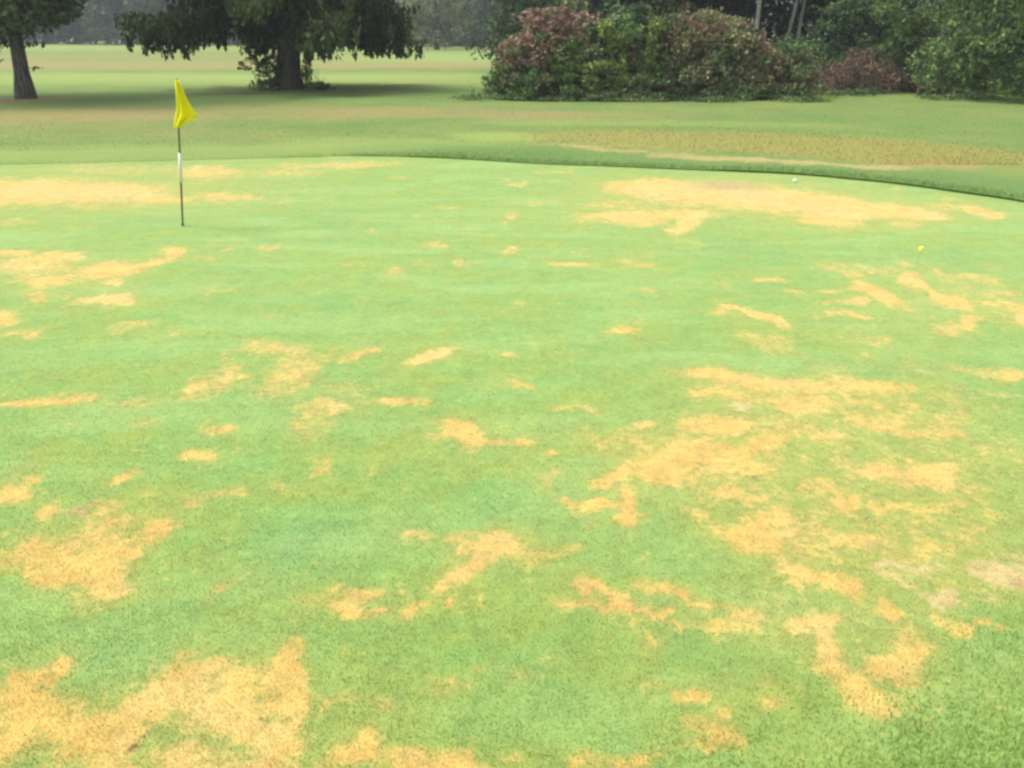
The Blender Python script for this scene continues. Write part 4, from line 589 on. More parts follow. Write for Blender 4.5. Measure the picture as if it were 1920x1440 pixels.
# short shoots of the putting surface, close to the viewer
n = 420000
y = 1.15 + 5.6 * (1 - (1 - rng.uniform(0, 1, n)) ** (1 / 2.6))
x = (rng.uniform(-1, 1, n)) * (0.55 + 0.66 * y)
ok = signed_distance(x, y) < 0
x, y = x[ok], y[ok]
blades('mown_shoots', x, y, green_height(x, y) - 0.001, 0.0085, 0.0022, M_BLADE_G, green_wear(x, y), 0.6, 'short mown shoots of the putting green', 1)

# unmown fringe in the near right corner
n = 190000
x, y = rng.uniform(-0.1, 2.9, n), rng.uniform(0.75, 2.7, n)
sd = signed_distance(x, y)
ok = (sd > -0.20 + 0.42 * rng.uniform(0, 1, n) ** 1.1 + 0.45 * (fbm(x * 4, y * 4, seed=68) - 0.5)) & (x < 0.75 + 0.85 * y)
x, y, sd = x[ok], y[ok], sd[ok]
w1, w2 = rough_wear(x, y)
w1[:, 0] = 0.30 * smooth(0.5, 0.72, fbm(x * 9, y * 9, seed=66)); w2[:, 1] = 0.25; w2[:, 0] = 0.6 * smooth(0.45, 0.7, fbm(x * 5, y * 5, seed=67))
blades('fringe_grass', x, y, green_height(x, y) - 0.002, 0.009 + 0.020 * np.clip((sd + 0.12) / 0.45, 0, 1), 0.0028, M_BLADE_F, (w1, w2), 0.6, 'longer unmown fringe grass in the near right corner')

# collar along the far edge
n = 90000
i = rng.integers(0, len(EDGE), n)
o = 1.25 * rng.uniform(0, 1, n) ** 2.2
q = EDGE[i] + nrm[i] * o[:, None] + rng.normal(0, 0.04, (n, 2))
x, y = q[:, 0], q[:, 1]
sd = signed_distance(x, y)
ok = (sd > -0.025 - 0.09 * smooth(-1.0, -4.0, x) * rng.uniform(0, 1, n)) & (y > 5.0) & (x > -9.5)
x, y, sd = x[ok], y[ok], sd[ok]
w1, w2 = rough_wear(x, y)
far = smooth(-4.0, 0.0, x)
w2[:, 0] = np.maximum(w2[:, 0], 0.6 * far)
w2[:, 1] = np.maximum(w2[:, 1], 0.5 * (1 - far))
kk = smooth(0.05, 1.4, sd)
z = (green_height(x, y) + collar_lip(x, y)) * (1 - kk) + ground_height(x, y, np.full(len(x), 1.6)) * kk
blades('collar_grass', x, y, z - 0.004, 0.014 + 0.022 * far * smooth(0.5, 0.0, sd) + 0.008 * far, 0.006, M_BLADE_R, (w1, w2), 0.5, 'strip of longer collar grass behind the green', 1)

# rough beyond the green
n = 150000
y = 11 + 21 * rng.uniform(0, 1, n) ** 1.5
x = rng.uniform(-1, 1, n) * (1.5 + 0.68 * y)
sd = signed_distance(x, y)
g = rough_wear(x, y)
gold = g[0][:, 1]
ok = (sd > 0.9)
x, y, sd, gold = x[ok], y[ok], sd[ok], gold[ok]
blades('rough_grass', x, y, ground_height(x, y, sd) - 0.004, 0.022 + 0.025 * gold * rng.uniform(0.3, 1, len(x)), 0.010, M_BLADE_R, (g[0][ok], g[1][ok]), 0.6, 'coarse rough grass between the green and the trees', 1)

# ------------------------------------------------------------------ tubes, trunks, leaves
def tube_arrays(path, radii, sides=10, wob=0.0, seed=0):
    p = np.asarray(path, float); r = np.asarray(radii, float)
    n = len(p)
    tg = np.gradient(p, axis=0); tg /= np.linalg.norm(tg, axis=1)[:, None] + 1e-9
    ref = np.array([0.31, 0.94, 0.12])
    u = np.cross(tg, ref); u /= np.linalg.norm(u, axis=1)[:, None] + 1e-9
    v = np.cross(tg, u)
    a = np.arange(sides) / sides * 2 * math.pi
    rr = r[:, None] * np.ones(sides)
    if wob:
        rr = rr * (1 + wob * (2 * fbm(np.cos(a)[None] * 1.7 + seed + 0 * rr, np.sin(a)[None] * 1.7 + 0 * rr, (p[:, 2:3] * 0.9) + 0 * rr, seed) - 1))
    V = p[:, None] + rr[..., None] * (np.cos(a)[None, :, None] * u[:, None] + np.sin(a)[None, :, None] * v[:, None])
    i = np.arange((n - 1) * sides)
    s0, k = i // sides, i % sides
    k2 = (k + 1) % sides
    F = np.stack([s0 * sides + k, s0 * sides + k2, (s0 + 1) * sides + k2, (s0 + 1) * sides + k], -1)
    return V.reshape(-1, 3), F

def join(parts):
    V, F, b = [], [], 0
    for v, f in parts:
        V.append(v); F.append(f + b); b += len(v)
    return np.concatenate(V), np.concatenate(F)

def wander(a, b, n, amp, r):
    t = np.linspace(0, 1, n)[:, None]
    p = np.asarray(a) * (1 - t) + np.asarray(b) * t
    k = r.normal(0, amp, (n, 3)); k[0] = 0
    return p + np.cumsum(k, 0) * np.linspace(0.3, 1, n)[:, None]

def leaf_arrays(P, size, r, palette, flat=0.3, aspect=0.55, clump=1.3, seed=0, jitter=0.17):
    """rhombic leaves, folded along the midrib; palette rows = colours picked by a clump noise"""
    n = len(P)
    d = r.normal(0, 1, (n, 3)); d[:, 2] -= flat
    d /= np.linalg.norm(d, axis=1)[:, None]
    w = np.cross(d, r.normal(0, 1, (n, 3))); w /= np.linalg.norm(w, axis=1)[:, None] + 1e-9
    up = np.cross(d, w)
    L = (size * r.uniform(0.4, 1.55, n))[:, None]
    V = np.stack([P - d * L * 0.5, P + w * L * aspect * 0.5 + up * L * 0.08, P + d * L * 0.5, P - w * L * aspect * 0.5 + up * L * 0.08], 1)
    F = np.arange(n * 4).reshape(n, 4)
    pal = np.asarray(palette, float)
    nz = fbm(P[:, 0] * clump, P[:, 1] * clump, P[:, 2] * clump, seed, 3)
    idx = np.clip((nz - 0.30) / 0.40, 0, 0.999) * len(pal)
    idx = np.clip(idx + r.normal(0, 0.38, n), 0, len(pal) - 1e-3).astype(int)
    C = pal[idx] * (1 + r.normal(0, jitter, (n, 1))).clip(0.4, 1.7)
    return V.reshape(-1, 3), F, np.repeat(C, 4, axis=0)

def blob_points(n, blobs, r, shell=0.55, rag=0.5, seed=0, gaps=0.42, lumps=0):
    """points spread through uneven ellipsoids (cx,cy,cz,rx,ry,rz), thinned by a noise for gaps"""
    b = np.asarray(blobs, float)
    if lumps:                                                   # knobbly outline: small satellites on every blob
        ex = [b]
        for q in b:
            d = r.normal(0, 1, (lumps, 3)); d /= np.linalg.norm(d, axis=1)[:, None]
            d[:, 1] = -np.abs(d[:, 1]) * np.where(r.uniform(0, 1, lumps) < 0.7, 1, -1)
            sz = r.uniform(0.22, 0.42, lumps)[:, None]
            ex.append(np.concatenate([q[:3] + d * q[3:] * 0.92, np.repeat(q[None, 3:], lumps, 0) * sz], 1))
        b = np.concatenate(ex)
    wts = (b[:, 3] * b[:, 4] * b[:, 5]) ** 0.75
    i = r.choice(len(b), int(n * 1.7), p=wts / wts.sum())
    d = r.normal(0, 1, (len(i), 3)); d /= np.linalg.norm(d, axis=1)[:, None]
    k = np.where(r.uniform(0, 1, len(i)) < shell, r.uniform(0.78, 1.04, len(i)), r.uniform(0, 1, len(i)) ** 0.45)
    k = k * (1 - rag / 2 + rag * fbm(d[:, 0] * 2.1 + i * 3.7, d[:, 1] * 2.1, d[:, 2] * 2.1, seed, 3))
    P = b[i, :3] + d * k[:, None] * b[i, 3:]
    s = 1.1 / max(0.35, float(np.median(b[:, 3:])) * 0.6)
    g = fbm(P[:, 0] * s, P[:, 1] * s, P[:, 2] * s, seed + 9, 3)
    P = P[(g > gaps) & (P[:, 2] > 0.03)]
    return P[:n]

LEAF = leaf_material('leaf', 0.28)
NEEDLE = leaf_material('needle_spray', 0.10, 0.75)
DEADLEAF = leaf_material('withered_leaf', 0.18, 0.8)
BARK_GREY = bark_material('bark_grey', (0.050, 0.045, 0.040), (0.150, 0.135, 0.120))
BARK_BROWN = bark_material('bark_brown', (0.045, 0.036, 0.030), (0.125, 0.100, 0.085))
BARK_PALE = bark_material('bark_pale', (0.360, 0.345, 0.310), (0.620, 0.600, 0.560), 4.0)
TWIG = bark_material('dry_vine', (0.090, 0.060, 0.045), (0.240, 0.165, 0.125), 12.0)

DARK_NEEDLE = [(0.027, 0.042, 0.016), (0.041, 0.062, 0.02), (0.062, 0.09, 0.028), (0.097, 0.133, 0.041)]
GREY_GREEN = [(0.057, 0.088, 0.046), (0.083, 0.119, 0.061), (0.114, 0.158, 0.079), (0.159, 0.205, 0.105)]
MID_GREEN = [(0.052, 0.098, 0.039), (0.085, 0.156, 0.058), (0.13, 0.215, 0.078), (0.195, 0.28, 0.104)]
DEEP_GREEN = [(0.048, 0.089, 0.029), (0.078, 0.138, 0.041), (0.127, 0.208, 0.058), (0.196, 0.294, 0.08)]
BRIGHT = [(0.105, 0.180, 0.052), (0.165, 0.255, 0.070), (0.225, 0.320, 0.085), (0.280, 0.350, 0.100)]
RUST = [(0.205, 0.135, 0.098), (0.310, 0.195, 0.150), (0.380, 0.245, 0.190), (0.225, 0.200, 0.115)]
GREYBROWN = [(0.171, 0.169, 0.085), (0.256, 0.234, 0.128), (0.171, 0.22, 0.085), (0.333, 0.295, 0.167)]
RED_DRY = [(0.106, 0.075, 0.055), (0.169, 0.11, 0.083), (0.225, 0.14, 0.106), (0.15, 0.138, 0.083)]
FAR_GREEN = [(0.032, 0.064, 0.036), (0.050, 0.092, 0.050), (0.078, 0.126, 0.066), (0.112, 0.160, 0.082)]
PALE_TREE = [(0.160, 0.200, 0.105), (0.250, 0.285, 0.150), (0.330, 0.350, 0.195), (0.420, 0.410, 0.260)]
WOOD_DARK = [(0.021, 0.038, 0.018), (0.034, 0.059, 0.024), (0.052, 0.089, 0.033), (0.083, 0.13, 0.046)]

def crown_part(name, root, P, size, palette, mat, r, seed, **kw):
    V, F, C = leaf_arrays(P, size, r, palette, seed=seed, **kw)
    o = new_mesh(name, V, F, mat, root, [('tint', 'FLOAT_COLOR', rgba(C))])
    o['kind'] = 'stuff'
    return o

def make_tree(name, loc, label, height, trunk_r, blobs, leaves, size, palette, bark, seed, group=None, lean=(0, 0), leaf_mat=None, limbs=7, limb_z=0.35, sides=12, **kw):
    """blobs are given relative to the tree's foot"""
    r = np.random.default_rng(seed)
    z0 = float(ground_height(np.array([loc[0]]), np.array([loc[1]]), np.array([10.0]))[0])
    root = thing(name, (loc[0], loc[1], z0), label, 'tree', group)
    top = np.array([lean[0], lean[1], height * 0.82])
    n = 11
    path = wander((0, 0, -0.15), top, n, 0.02 * height / n, r)
    t = np.linspace(0, 1, n)
    rad = trunk_r * (1 - 0.8 * t) * (1 + 0.55 * np.exp(-t * height / 0.35))
    new_mesh('trunk', *tube_arrays(path, rad, sides, 0.22, seed), bark, root, smooth_shade=True)
    parts = []
    b = np.asarray(blobs, float)
    for k in range(limbs):
        s = limb_z + (0.95 - limb_z) * (k / max(1, limbs - 1))
        st = path[min(n - 1, int(s * (n - 1)))]
        c = b[r.integers(len(b))]
        en = c[:3] + r.normal(0, 0.3, 3) * c[3:]
        q = wander(st, en, 6, 0.06, r)
        parts.append(tube_arrays(q, trunk_r * 0.42 * (1 - 0.5 * s) * np.linspace(1, 0.2, 6), 6))
    if parts:
        new_mesh('limbs', *join(parts), bark, root, smooth_shade=True)['kind'] = 'stuff'
    pk = {k: kw.pop(k) for k in ('shell', 'rag', 'gaps', 'lumps') if k in kw}
    P = blob_points(leaves, b, r, seed=seed, **pk)
    crown_part('crown', root, P, size, palette, leaf_mat or LEAF, r, seed, **kw)
    return root

def make_shrub(name, loc, label, groups, seed, cat='shrub', stems=14, stem_r=0.018, stem_mat=None, group=None):
    """groups: (part name, blobs, leaves, leaf size, palette, material, extra)"""
    r = np.random.default_rng(seed)
    z0 = float(ground_height(np.array([loc[0]]), np.array([loc[1]]), np.array([10.0]))[0])
    root = thing(name, (loc[0], loc[1], z0), label, cat, group)
    allb = np.concatenate([np.asarray(g[1], float) for g in groups])
    parts = []
    for k in range(stems):
        c = allb[r.integers(len(allb))]
        en = c[:3] + r.normal(0, 0.45, 3) * c[3:]
        en[2] = max(en[2], 0.25)
        st = np.array([en[0] * 0.75 + r.normal(0, 0.15), en[1] * 0.75 + r.normal(0, 0.15), -0.03])
        q = wander(st, en, 6, 0.05, r)
        parts.append(tube_arrays(q, stem_r * r.uniform(0.6, 1.4) * np.linspace(1, 0.35, 6), 5))
    if parts:
        new_mesh('stems', *join(parts), stem_mat or TWIG, root, smooth_shade=True)['kind'] = 'stuff'
    for gi, g in enumerate(groups):
        gb = np.asarray(g[1], float)
        sh = []
        for k in range(int(g[2] / 260)):
            q = gb[r.integers(len(gb))]
            d = r.normal(0, 1, 3); d[2] = abs(d[2]) + 0.25; d /= np.linalg.norm(d)
            st = q[:3] + d * q[3:] * 0.85
            ln = r.uniform(0.12, 0.50) * min(1.0, float(q[3:].max()) + 0.25)
            u = np.linspace(0, 1, 12)[:, None]
            dv = d + r.normal(0, 0.35, 3)
            sh.append(st + dv * u * ln + np.array([0, 0, -0.45]) * (u * ln) ** 2 + r.normal(0, 0.022, (12, 3)))
        P = blob_points(g[2], g[1], r, seed=seed + gi * 5, **{k: v for k, v in dict(lumps=9).items() if 'lumps' not in g[6]}, **{k: v for k, v in g[6].items() if k in ('shell', 'rag', 'gaps', 'lumps')})
        if sh:
            P = np.concatenate([P] + sh)
            P = P[P[:, 2] > 0.02]
        crown_part(g[0], root, P, g[3], g[4], g[5], r, seed + gi, **{k: v for k, v in g[6].items() if k not in ('shell', 'rag', 'gaps', 'lumps')})
    return root

def vine_strands(root, arcs, seed, mat, rad=0.012, name='vines'):
    """hanging runners: (start, end, sag, how many)"""
    r = np.random.default_rng(seed)
    parts = []
    for a, b, sag, k in arcs:
        for _ in range(k):
            n = 9
            t = np.linspace(0, 1, n)[:, None]
            p = (np.array(a) + r.normal(0, 0.16, 3)) * (1 - t) + (np.array(b) + r.normal(0, 0.16, 3)) * t
            p[:, 2] += (sag * r.uniform(0.6, 1.4)) * (4 * t * (1 - t))[:, 0]
            p += r.normal(0, 0.025, p.shape)
            p[:, 2] = np.maximum(p[:, 2], 0.02)
            parts.append(tube_arrays(p, rad * r.uniform(0.5, 1.3) * np.ones(n), 4))
    o = new_mesh(name, *join(parts), mat, root, smooth_shade=True)
    o['kind'] = 'stuff'
    return o

# ------------------------------------------------------------------ flagstick
def lathe(profile, sides=20):
    pr = np.asarray(profile, float)
    a = np.arange(sides) / sides * 2 * math.pi
    V = np.stack([pr[:, None, 0] * np.cos(a), pr[:, None, 0] * np.sin(a), pr[:, None, 1] + 0 * a], -1).reshape(-1, 3)
    i = np.arange((len(pr) - 1) * sides)
    s0, k = i // sides, i % sides
    k2 = (k + 1) % sides
    return V, np.stack([s0 * sides + k, s0 * sides + k2, (s0 + 1) * sides + k2, (s0 + 1) * sides + k], -1)

M_POLE_DARK = plain_material('pole_dark', (0.120, 0.140, 0.080), 0.45)[0]
M_POLE_WHITE = plain_material('pole_white', (0.78, 0.78, 0.74), 0.45, 0.05)[0]
M_RUBBER = plain_material('ferrule_olive', (0.09, 0.11, 0.06), 0.6)[0]

fx, fy = -2.95, 7.39
fz = float(green_height(np.array([fx]), np.array([fy]))[0])
flag = thing('flagstick', (fx, fy, fz), 'yellow flag hanging limp on a thin dark pole with one white band', 'flagstick')
flag.rotation_euler = (0.0, math.radians(6.5), 0.0)          # the pin stands a little out of true
R0 = 0.0085
new_mesh('ferrule', *lathe([(0.0, -0.01), (0.013, -0.01), (0.013, 0.008), (0.011, 0.02), (R0, 0.03)]), M_RUBBER, flag, smooth_shade=True)
new_mesh('lower_pole', *lathe([(R0, 0.025), (R0, 0.386), (R0 * 1.05, 0.388)]), M_POLE_DARK, flag, smooth_shade=True)
new_mesh('white_band', *lathe([(R0, 0.386), (R0 * 1.6, 0.3865), (R0 * 1.6, 0.6375), (R0, 0.638)]), M_POLE_WHITE, flag, smooth_shade=True)
new_mesh('upper_pole', *lathe([(R0, 0.638), (R0, 1.240), (R0 * 0.6, 1.248), (0.0, 1.249)]), M_POLE_DARK, flag, smooth_shade=True)

m, t, p, o = plain_material('flag_nylon', (0.98, 0.95, 0.020), 0.5, 0.02, 25.0, 0.3)
tr = t.n.new('ShaderNodeBsdfTranslucent'); tr.inputs['Color'].default_value = (0.95, 0.90, 0.015, 1)
mx = t.n.new('ShaderNodeMixShader'); mx.inputs[0].default_value = 0.35
t.l.new(p.outputs[0], mx.inputs[1]); t.l.new(tr.outputs[0], mx.inputs[2]); t.l.new(mx.outputs[0], o.inputs['Surface'])
M_FLAG = m
ns, nt = 28, 22
S, T = np.meshgrid(np.linspace(0, 1, ns), np.linspace(0, 1, nt), indexing='ij')     # S down the hoist, T out to the fly
zt, zb = 1.236, 0.842
top_w = 0.014 + 0.166 * np.clip(S / 0.70, 0, 1)                                        # limp cloth widens downwards
drop = 0.055 * np.clip((S - 0.70) / 0.30, 0, 1)
w = np.where(S < 0.70, top_w, 0.180 * (1 - 0.80 * (S - 0.70) / 0.30))
xw = w * T + 0.006 * np.sin(9 * T + 4 * S)
back = -0.034 * smooth(0.25, 1.0, S) * (1 - T) ** 3                                      # loose fold bulging left of the pole
fold = 0.030 * np.sin(T * 11.0 + S * 2.2) * (0.3 + T) * (0.25 + S) + 0.012 * np.sin(T * 23 + S * 5)
zz = zt + (zb - zt) * S + 0.035 * T * smooth(0.65, 1.0, S)
V = np.stack([xw + back + 0.002, -0.012 + fold - 0.010 * T, zz], -1).reshape(-1, 3)
f = new_mesh('flag', V, grid_faces(nt, ns), M_FLAG, flag, smooth_shade=True)
sol = f.modifiers.new('thickness', 'SOLIDIFY'); sol.thickness = 0.0015
new_mesh('sleeve', *lathe([(R0 * 1.02, 0.846), (R0 * 1.5, 0.848), (R0 * 1.5, 1.232), (R0 * 1.02, 1.236)]), M_FLAG, flag, smooth_shade=True)

# ------------------------------------------------------------------ practice-hole marker and golf ball
mxp, myp = 2.95, 5.91
mz = float(green_height(np.array([mxp]), np.array([myp]))[0])
mk = thing('hole_marker', (mxp, myp, mz), 'tiny yellow knob on a thin wire stem standing on the right of the green', 'marker')
M_WIRE = plain_material('wire', (0.24, 0.30, 0.15), 0.4)[0]
M_KNOB = plain_material('knob_yellow', (0.80, 0.80, 0.12), 0.4, 0.05)[0]
q = [(0, 0, -0.03), (0.002, 0, 0.04), (0.010, 0, 0.10), (0.018, 0.0, 0.155)]
new_mesh('stem', *tube_arrays(q, [0.0012] * 4, 8), M_WIRE, mk, smooth_shade=True)
V, F = lathe([(0, 0.138), (0.010, 0.139), (0.0145, 0.142), (0.0155, 0.148), (0.0155, 0.166), (0.0135, 0.172), (0.008, 0.175), (0, 0.1755)], 18)
V[:, 0] += 0.017
new_mesh('knob', V, F, M_KNOB, mk, smooth_shade=True)

bx_, by_ = 3.27, 9.74
import bmesh
bm = bmesh.new()
bmesh.ops.create_icosphere(bm, subdivisions=4, radius=0.0215)
dirs = np.array([v.co[:] for v in bm.verts]) / 0.0215
k = np.arange(180) + 0.5
ph, th = np.arccos(1 - 2 * k / 180), math.pi * (1 + 5 ** 0.5) * k
D = np.stack([np.cos(th) * np.sin(ph), np.sin(th) * np.sin(ph), np.cos(ph)], -1)
near = np.arccos(np.clip(dirs @ D.T, -1, 1)).min(axis=1)
for v, a in zip(bm.verts, near):
    v.co *= 1 - 0.016 * max(0.0, 1 - (a / 0.085) ** 2)
me = bpy.data.meshes.new('golf_ball'); bm.to_mesh(me); bm.free()
me.polygons.foreach_set('use_smooth', np.ones(len(me.polygons), bool))
me.materials.append(plain_material('ball_white', (0.82, 0.82, 0.80), 0.3, 0.02)[0])
ball = bpy.data.objects.new('golf_ball', me); col.objects.link(ball)
ball.location = (bx_, by_, float(green_height(np.array([bx_]), np.array([by_]))[0]) + 0.0215)
tag(ball, 'white golf ball lying near the far edge of the green', 'golf ball')

# ------------------------------------------------------------------ the big dark evergreen behind the flag
def evergreen():
    r = np.random.default_rng(101)
    x0, y0 = -6.75, 26.6
    z0 = float(ground_height(np.array([x0]), np.array([y0]), np.array([10.0]))[0])
    root = thing('evergreen_tree', (x0, y0, z0), 'broad dark evergreen with a thick trunk and drooping skirt behind the flag', 'tree')
    H = 11.0
    n = 14
    path = wander((0, 0, -0.2), (0.15, 0.1, H * 0.9), n, 0.05, r)
    t = np.linspace(0, 1, n)
    rad = 0.34 * (1 - 0.80 * t) * (1 + 0.5 * np.exp(-t * H / 0.4))
    new_mesh('trunk', *tube_arrays(path, rad, 18, 0.35, 3), BARK_BROWN, root, smooth_shade=True)
    side = wander((0.27, -0.05, -0.15), (0.55, 0.2, 5.5), 8, 0.03, r)
    new_mesh('side_trunk', *tube_arrays(side, 0.13 * np.linspace(1.2, 0.3, 8), 12, 0.3, 4), BARK_BROWN, root, smooth_shade=True)
    limbs, pts = [], []
    for k in range(84):
        s = (k + 0.5) / 84
        zb = 1.75 + (H * 0.85 - 1.75) * s ** 1.25
        az = k * 2.39996 + r.normal(0, 0.25)
        reach = (4.15 * (1 - 0.70 * s)) * r.uniform(0.78, 1.12)
        if math.cos(az) > 0: reach *= 0.9
        st = np.array([0, 0, zb])
        en = np.array([math.cos(az) * reach, math.sin(az) * reach, zb - 0.10 * reach + r.normal(0, 0.2)])
        q = wander(st, en, 8, 0.05, r)
        q[:, 2] += 0.35 * np.sin(np.linspace(0, 1, 8) * math.pi)
        limbs.append(tube_arrays(q, 0.075 * (1 - 0.5 * s) * np.linspace(1, 0.15, 8), 6))
        # sprays hung along the limb
        m = int(30 * reach)
        tt = r.uniform(0.15, 1.03, m)
        base = np.stack([np.interp(tt, np.linspace(0, 1, 8), q[:, c]) for c in range(3)], -1)
        base += r.normal(0, 0.26, base.shape) * np.array([1, 1, 0.5])
        for b in base:
            L = r.uniform(0.25, 0.65)
            if b[2] < 2.2: L = r.uniform(0.25, 0.75)
            c = 22
            u = r.uniform(0, 1, c) ** 0.8
            p = b + np.stack([r.normal(0, 0.10, c) * (1.1 - u), r.normal(0, 0.10, c) * (1.1 - u), -u * L], -1)
            pts.append(p)
    new_mesh('limbs', *join(limbs), BARK_BROWN, root, smooth_shade=True)['kind'] = 'stuff'
    # hanging tassels of the skirt
    for ux, lo in [(-4.05, 1.06), (-3.9, 1.0), (-3.45, 1.02), (-3.3, 1.08), (-2.35, 1.0), (-2.15, 1.05), (-1.6, 1.22), (-1.1, 1.25), (0.95, 0.92), (1.2, 1.0), (1.75, 1.12), (2.35, 1.02), (2.5, 1.1), (2.75, 1.06), (3.25, 1.12), (3.4, 1.2), (-4.4, 1.35), (-2.9, 1.25), (2.1, 1.25), (1.45, 1.2)]:
        for rep in range(2):
            yy = r.uniform(-2.0, 2.0)
            m = 110
            u = r.uniform(0, 1, m)
            sp = 0.17 * (1.15 - u)
            pts.append(np.stack([ux + r.normal(0, 1, m) * sp, yy + r.normal(0, 1, m) * sp, 2.1 - u * (2.1 - lo - rep * 0.12)], -1))
    P = np.concatenate(pts)
    P = P[P[:, 2] > 0.9]
    crown_part('crown', root, P, 0.145, DARK_NEEDLE, NEEDLE, r, 12, flat=2.2, aspect=0.42, clump=0.9)
    return root
evergreen()

# leafy suckers at its foot
make_shrub('sucker_growth', (-7.35, 26.2), 'small leafy suckers at the left foot of the big evergreen',
    [('leaves', [(-0.25, 0, 0.72, 0.42, 0.3, 0.22), (0.1, 0, 0.5, 0.32, 0.3, 0.35), (-0.05, -0.1, 0.12, 0.45, 0.3, 0.14), (0.3, 0, 0.75, 0.25, 0.2, 0.25)], 1500, 0.085, MID_GREEN, LEAF, dict(gaps=0.45))], 211, stems=12, stem_r=0.012)
make_shrub('sucker_growth', (-6.05, 26.1), 'small leafy suckers at the right foot of the big evergreen',
    [('leaves', [(0.0, 0, 0.55, 0.16, 0.2, 0.45), (0.3, 0, 0.80, 0.25, 0.15, 0.07), (0.25, -0.1, 0.12, 0.4, 0.3, 0.12)], 1100, 0.08, DEEP_GREEN, LEAF, dict(gaps=0.42))], 223, stems=10, stem_r=0.012)

# ------------------------------------------------------------------ tree at the left edge
make_tree('shade_tree', (-12.56, 22.6), 'grey green leafy tree with a straight bare trunk at the left edge', 9.5, 0.20,
    [(-1.2, 0, 3.6, 2.9, 2.8, 1.7), (0.6, -0.3, 2.35, 1.15, 1.3, 0.6), (-1.6, 0.2, 2.2, 1.4, 1.5, 0.85), (0.4, 0.2, 1.95, 1.0, 1.0, 0.45), (1.1, 0, 2.2, 0.75, 0.9, 0.45), (0.4, 0.4, 6.2, 3.4, 3.2, 2.2), (-0.45, -0.2, 1.45, 0.35, 0.4, 0.35), (-0.75, 0, 0.95, 0.35, 0.3, 0.16), (0.55, -0.1, 1.28, 0.35, 0.2, 0.05), (0.4, 0, 0.75, 0.16, 0.15, 0.05)],
    34000, 0.13, GREY_GREEN, BARK_GREY, 301, lean=(0.25, 0.2), gaps=0.30, limb_z=0.3, flat=0.8, lumps=5)

# ------------------------------------------------------------------ vine-covered thicket
Y0 = 23.2
thick = make_shrub('thicket_shrub', (1.0, Y0), 'rust brown withered shrub forming the left hump of the thicket',
    [('withered_leaves', [(0.05, 0, 1.45, 0.85, 0.9, 0.66), (-0.35, -0.1, 0.95, 0.75, 0.8, 0.7), (0.75, 0.1, 1.55, 0.55, 0.7, 0.42)], 10350, 0.106, RUST, DEADLEAF, dict(clump=2.8, gaps=0.36)),
     ('green_leaves', [(-0.9, -0.3, 0.42, 0.65, 0.7, 0.42), (0.1, -0.55, 0.62, 0.85, 0.55, 0.55), (-1.35, -0.2, 0.22, 0.35, 0.5, 0.24), (0.6, -0.6, 0.95, 0.5, 0.45, 0.5), (-0.2, -0.7, 0.2, 1.0, 0.4, 0.22)], 9775, 0.094, GREYBROWN[:1] + MID_GREEN[1:] + GREYBROWN[2:3], LEAF, dict(clump=2.4))], 401, stems=12)
make_shrub('thicket_shrub', (2.0, Y0 - 0.55), 'low leafy green vine mass filling the left front of the thicket',
    [('green_leaves', [(-0.8, 0, 0.45, 0.7, 0.4, 0.42), (-0.1, -0.1, 0.75, 0.6, 0.4, 0.5), (0.5, 0, 0.4, 0.7, 0.4, 0.36), (-1.6, 0.1, 0.3, 0.6, 0.4, 0.3), (0.1, 0.2, 1.3, 0.5, 0.3, 0.35)], 7000, 0.095, MID_GREEN + GREYBROWN[:1], LEAF, dict(clump=2.6, gaps=0.38)),
     ('withered_leaves', [(-1.2, 0, 0.3, 0.6, 0.4, 0.28), (0.3, 0.1, 1.0, 0.4, 0.3, 0.3)], 1800, 0.09, GREYBROWN, DEADLEAF, dict(clump=2.6))], 405, stems=8)
make_shrub('thicket_shrub', (4.0, Y0 - 0.45), 'mixed green and grey vine mass joining the bright shrub to the grey brown one',
    [('green_leaves', [(-0.3, 0, 0.5, 0.6, 0.45, 0.48), (0.1, 0.1, 1.1, 0.5, 0.4, 0.6), (0.4, 0, 0.4, 0.6, 0.4, 0.38), (0.0, 0.3, 1.7, 0.5, 0.4, 0.3)], 5500, 0.095, MID_GREEN[:3] + GREYBROWN[1:3], LEAF, dict(clump=2.6, gaps=0.38)),
     ('withered_leaves', [(0.3, 0, 0.9, 0.5, 0.35, 0.7), (0.2, 0.2, 1.75, 0.5, 0.3, 0.25)], 2500, 0.09, GREYBROWN, DEADLEAF, dict(clump=2.6))], 406, stems=8)
make_shrub('thicket_shrub', (6.3, Y0 - 0.45), 'grey green vine mass sloping down at the right of the grey brown shrub',
    [('green_leaves', [(0, 0, 0.7, 0.7, 0.45, 0.6), (0.5, 0, 0.5, 0.6, 0.4, 0.45), (-0.3, 0.2, 1.05, 0.6, 0.4, 0.32), (0.8, 0.2, 0.7, 0.6, 0.4, 0.3)], 5500, 0.095, GREYBROWN[:3] + MID_GREEN[2:3], LEAF, dict(clump=2.6, gaps=0.38))], 407, stems=8)
vine_strands(thick, [((-0.6, -0.6, 1.0), (-1.3, -0.7, 0.1), 0.15, 3), ((0.3, -0.5, 1.95), (-0.8, -0.8, 0.5), 0.12, 4), ((0.4, -0.6, 1.8), (1.0, -0.8, 0.6), 0.1, 3)], 411, TWIG)

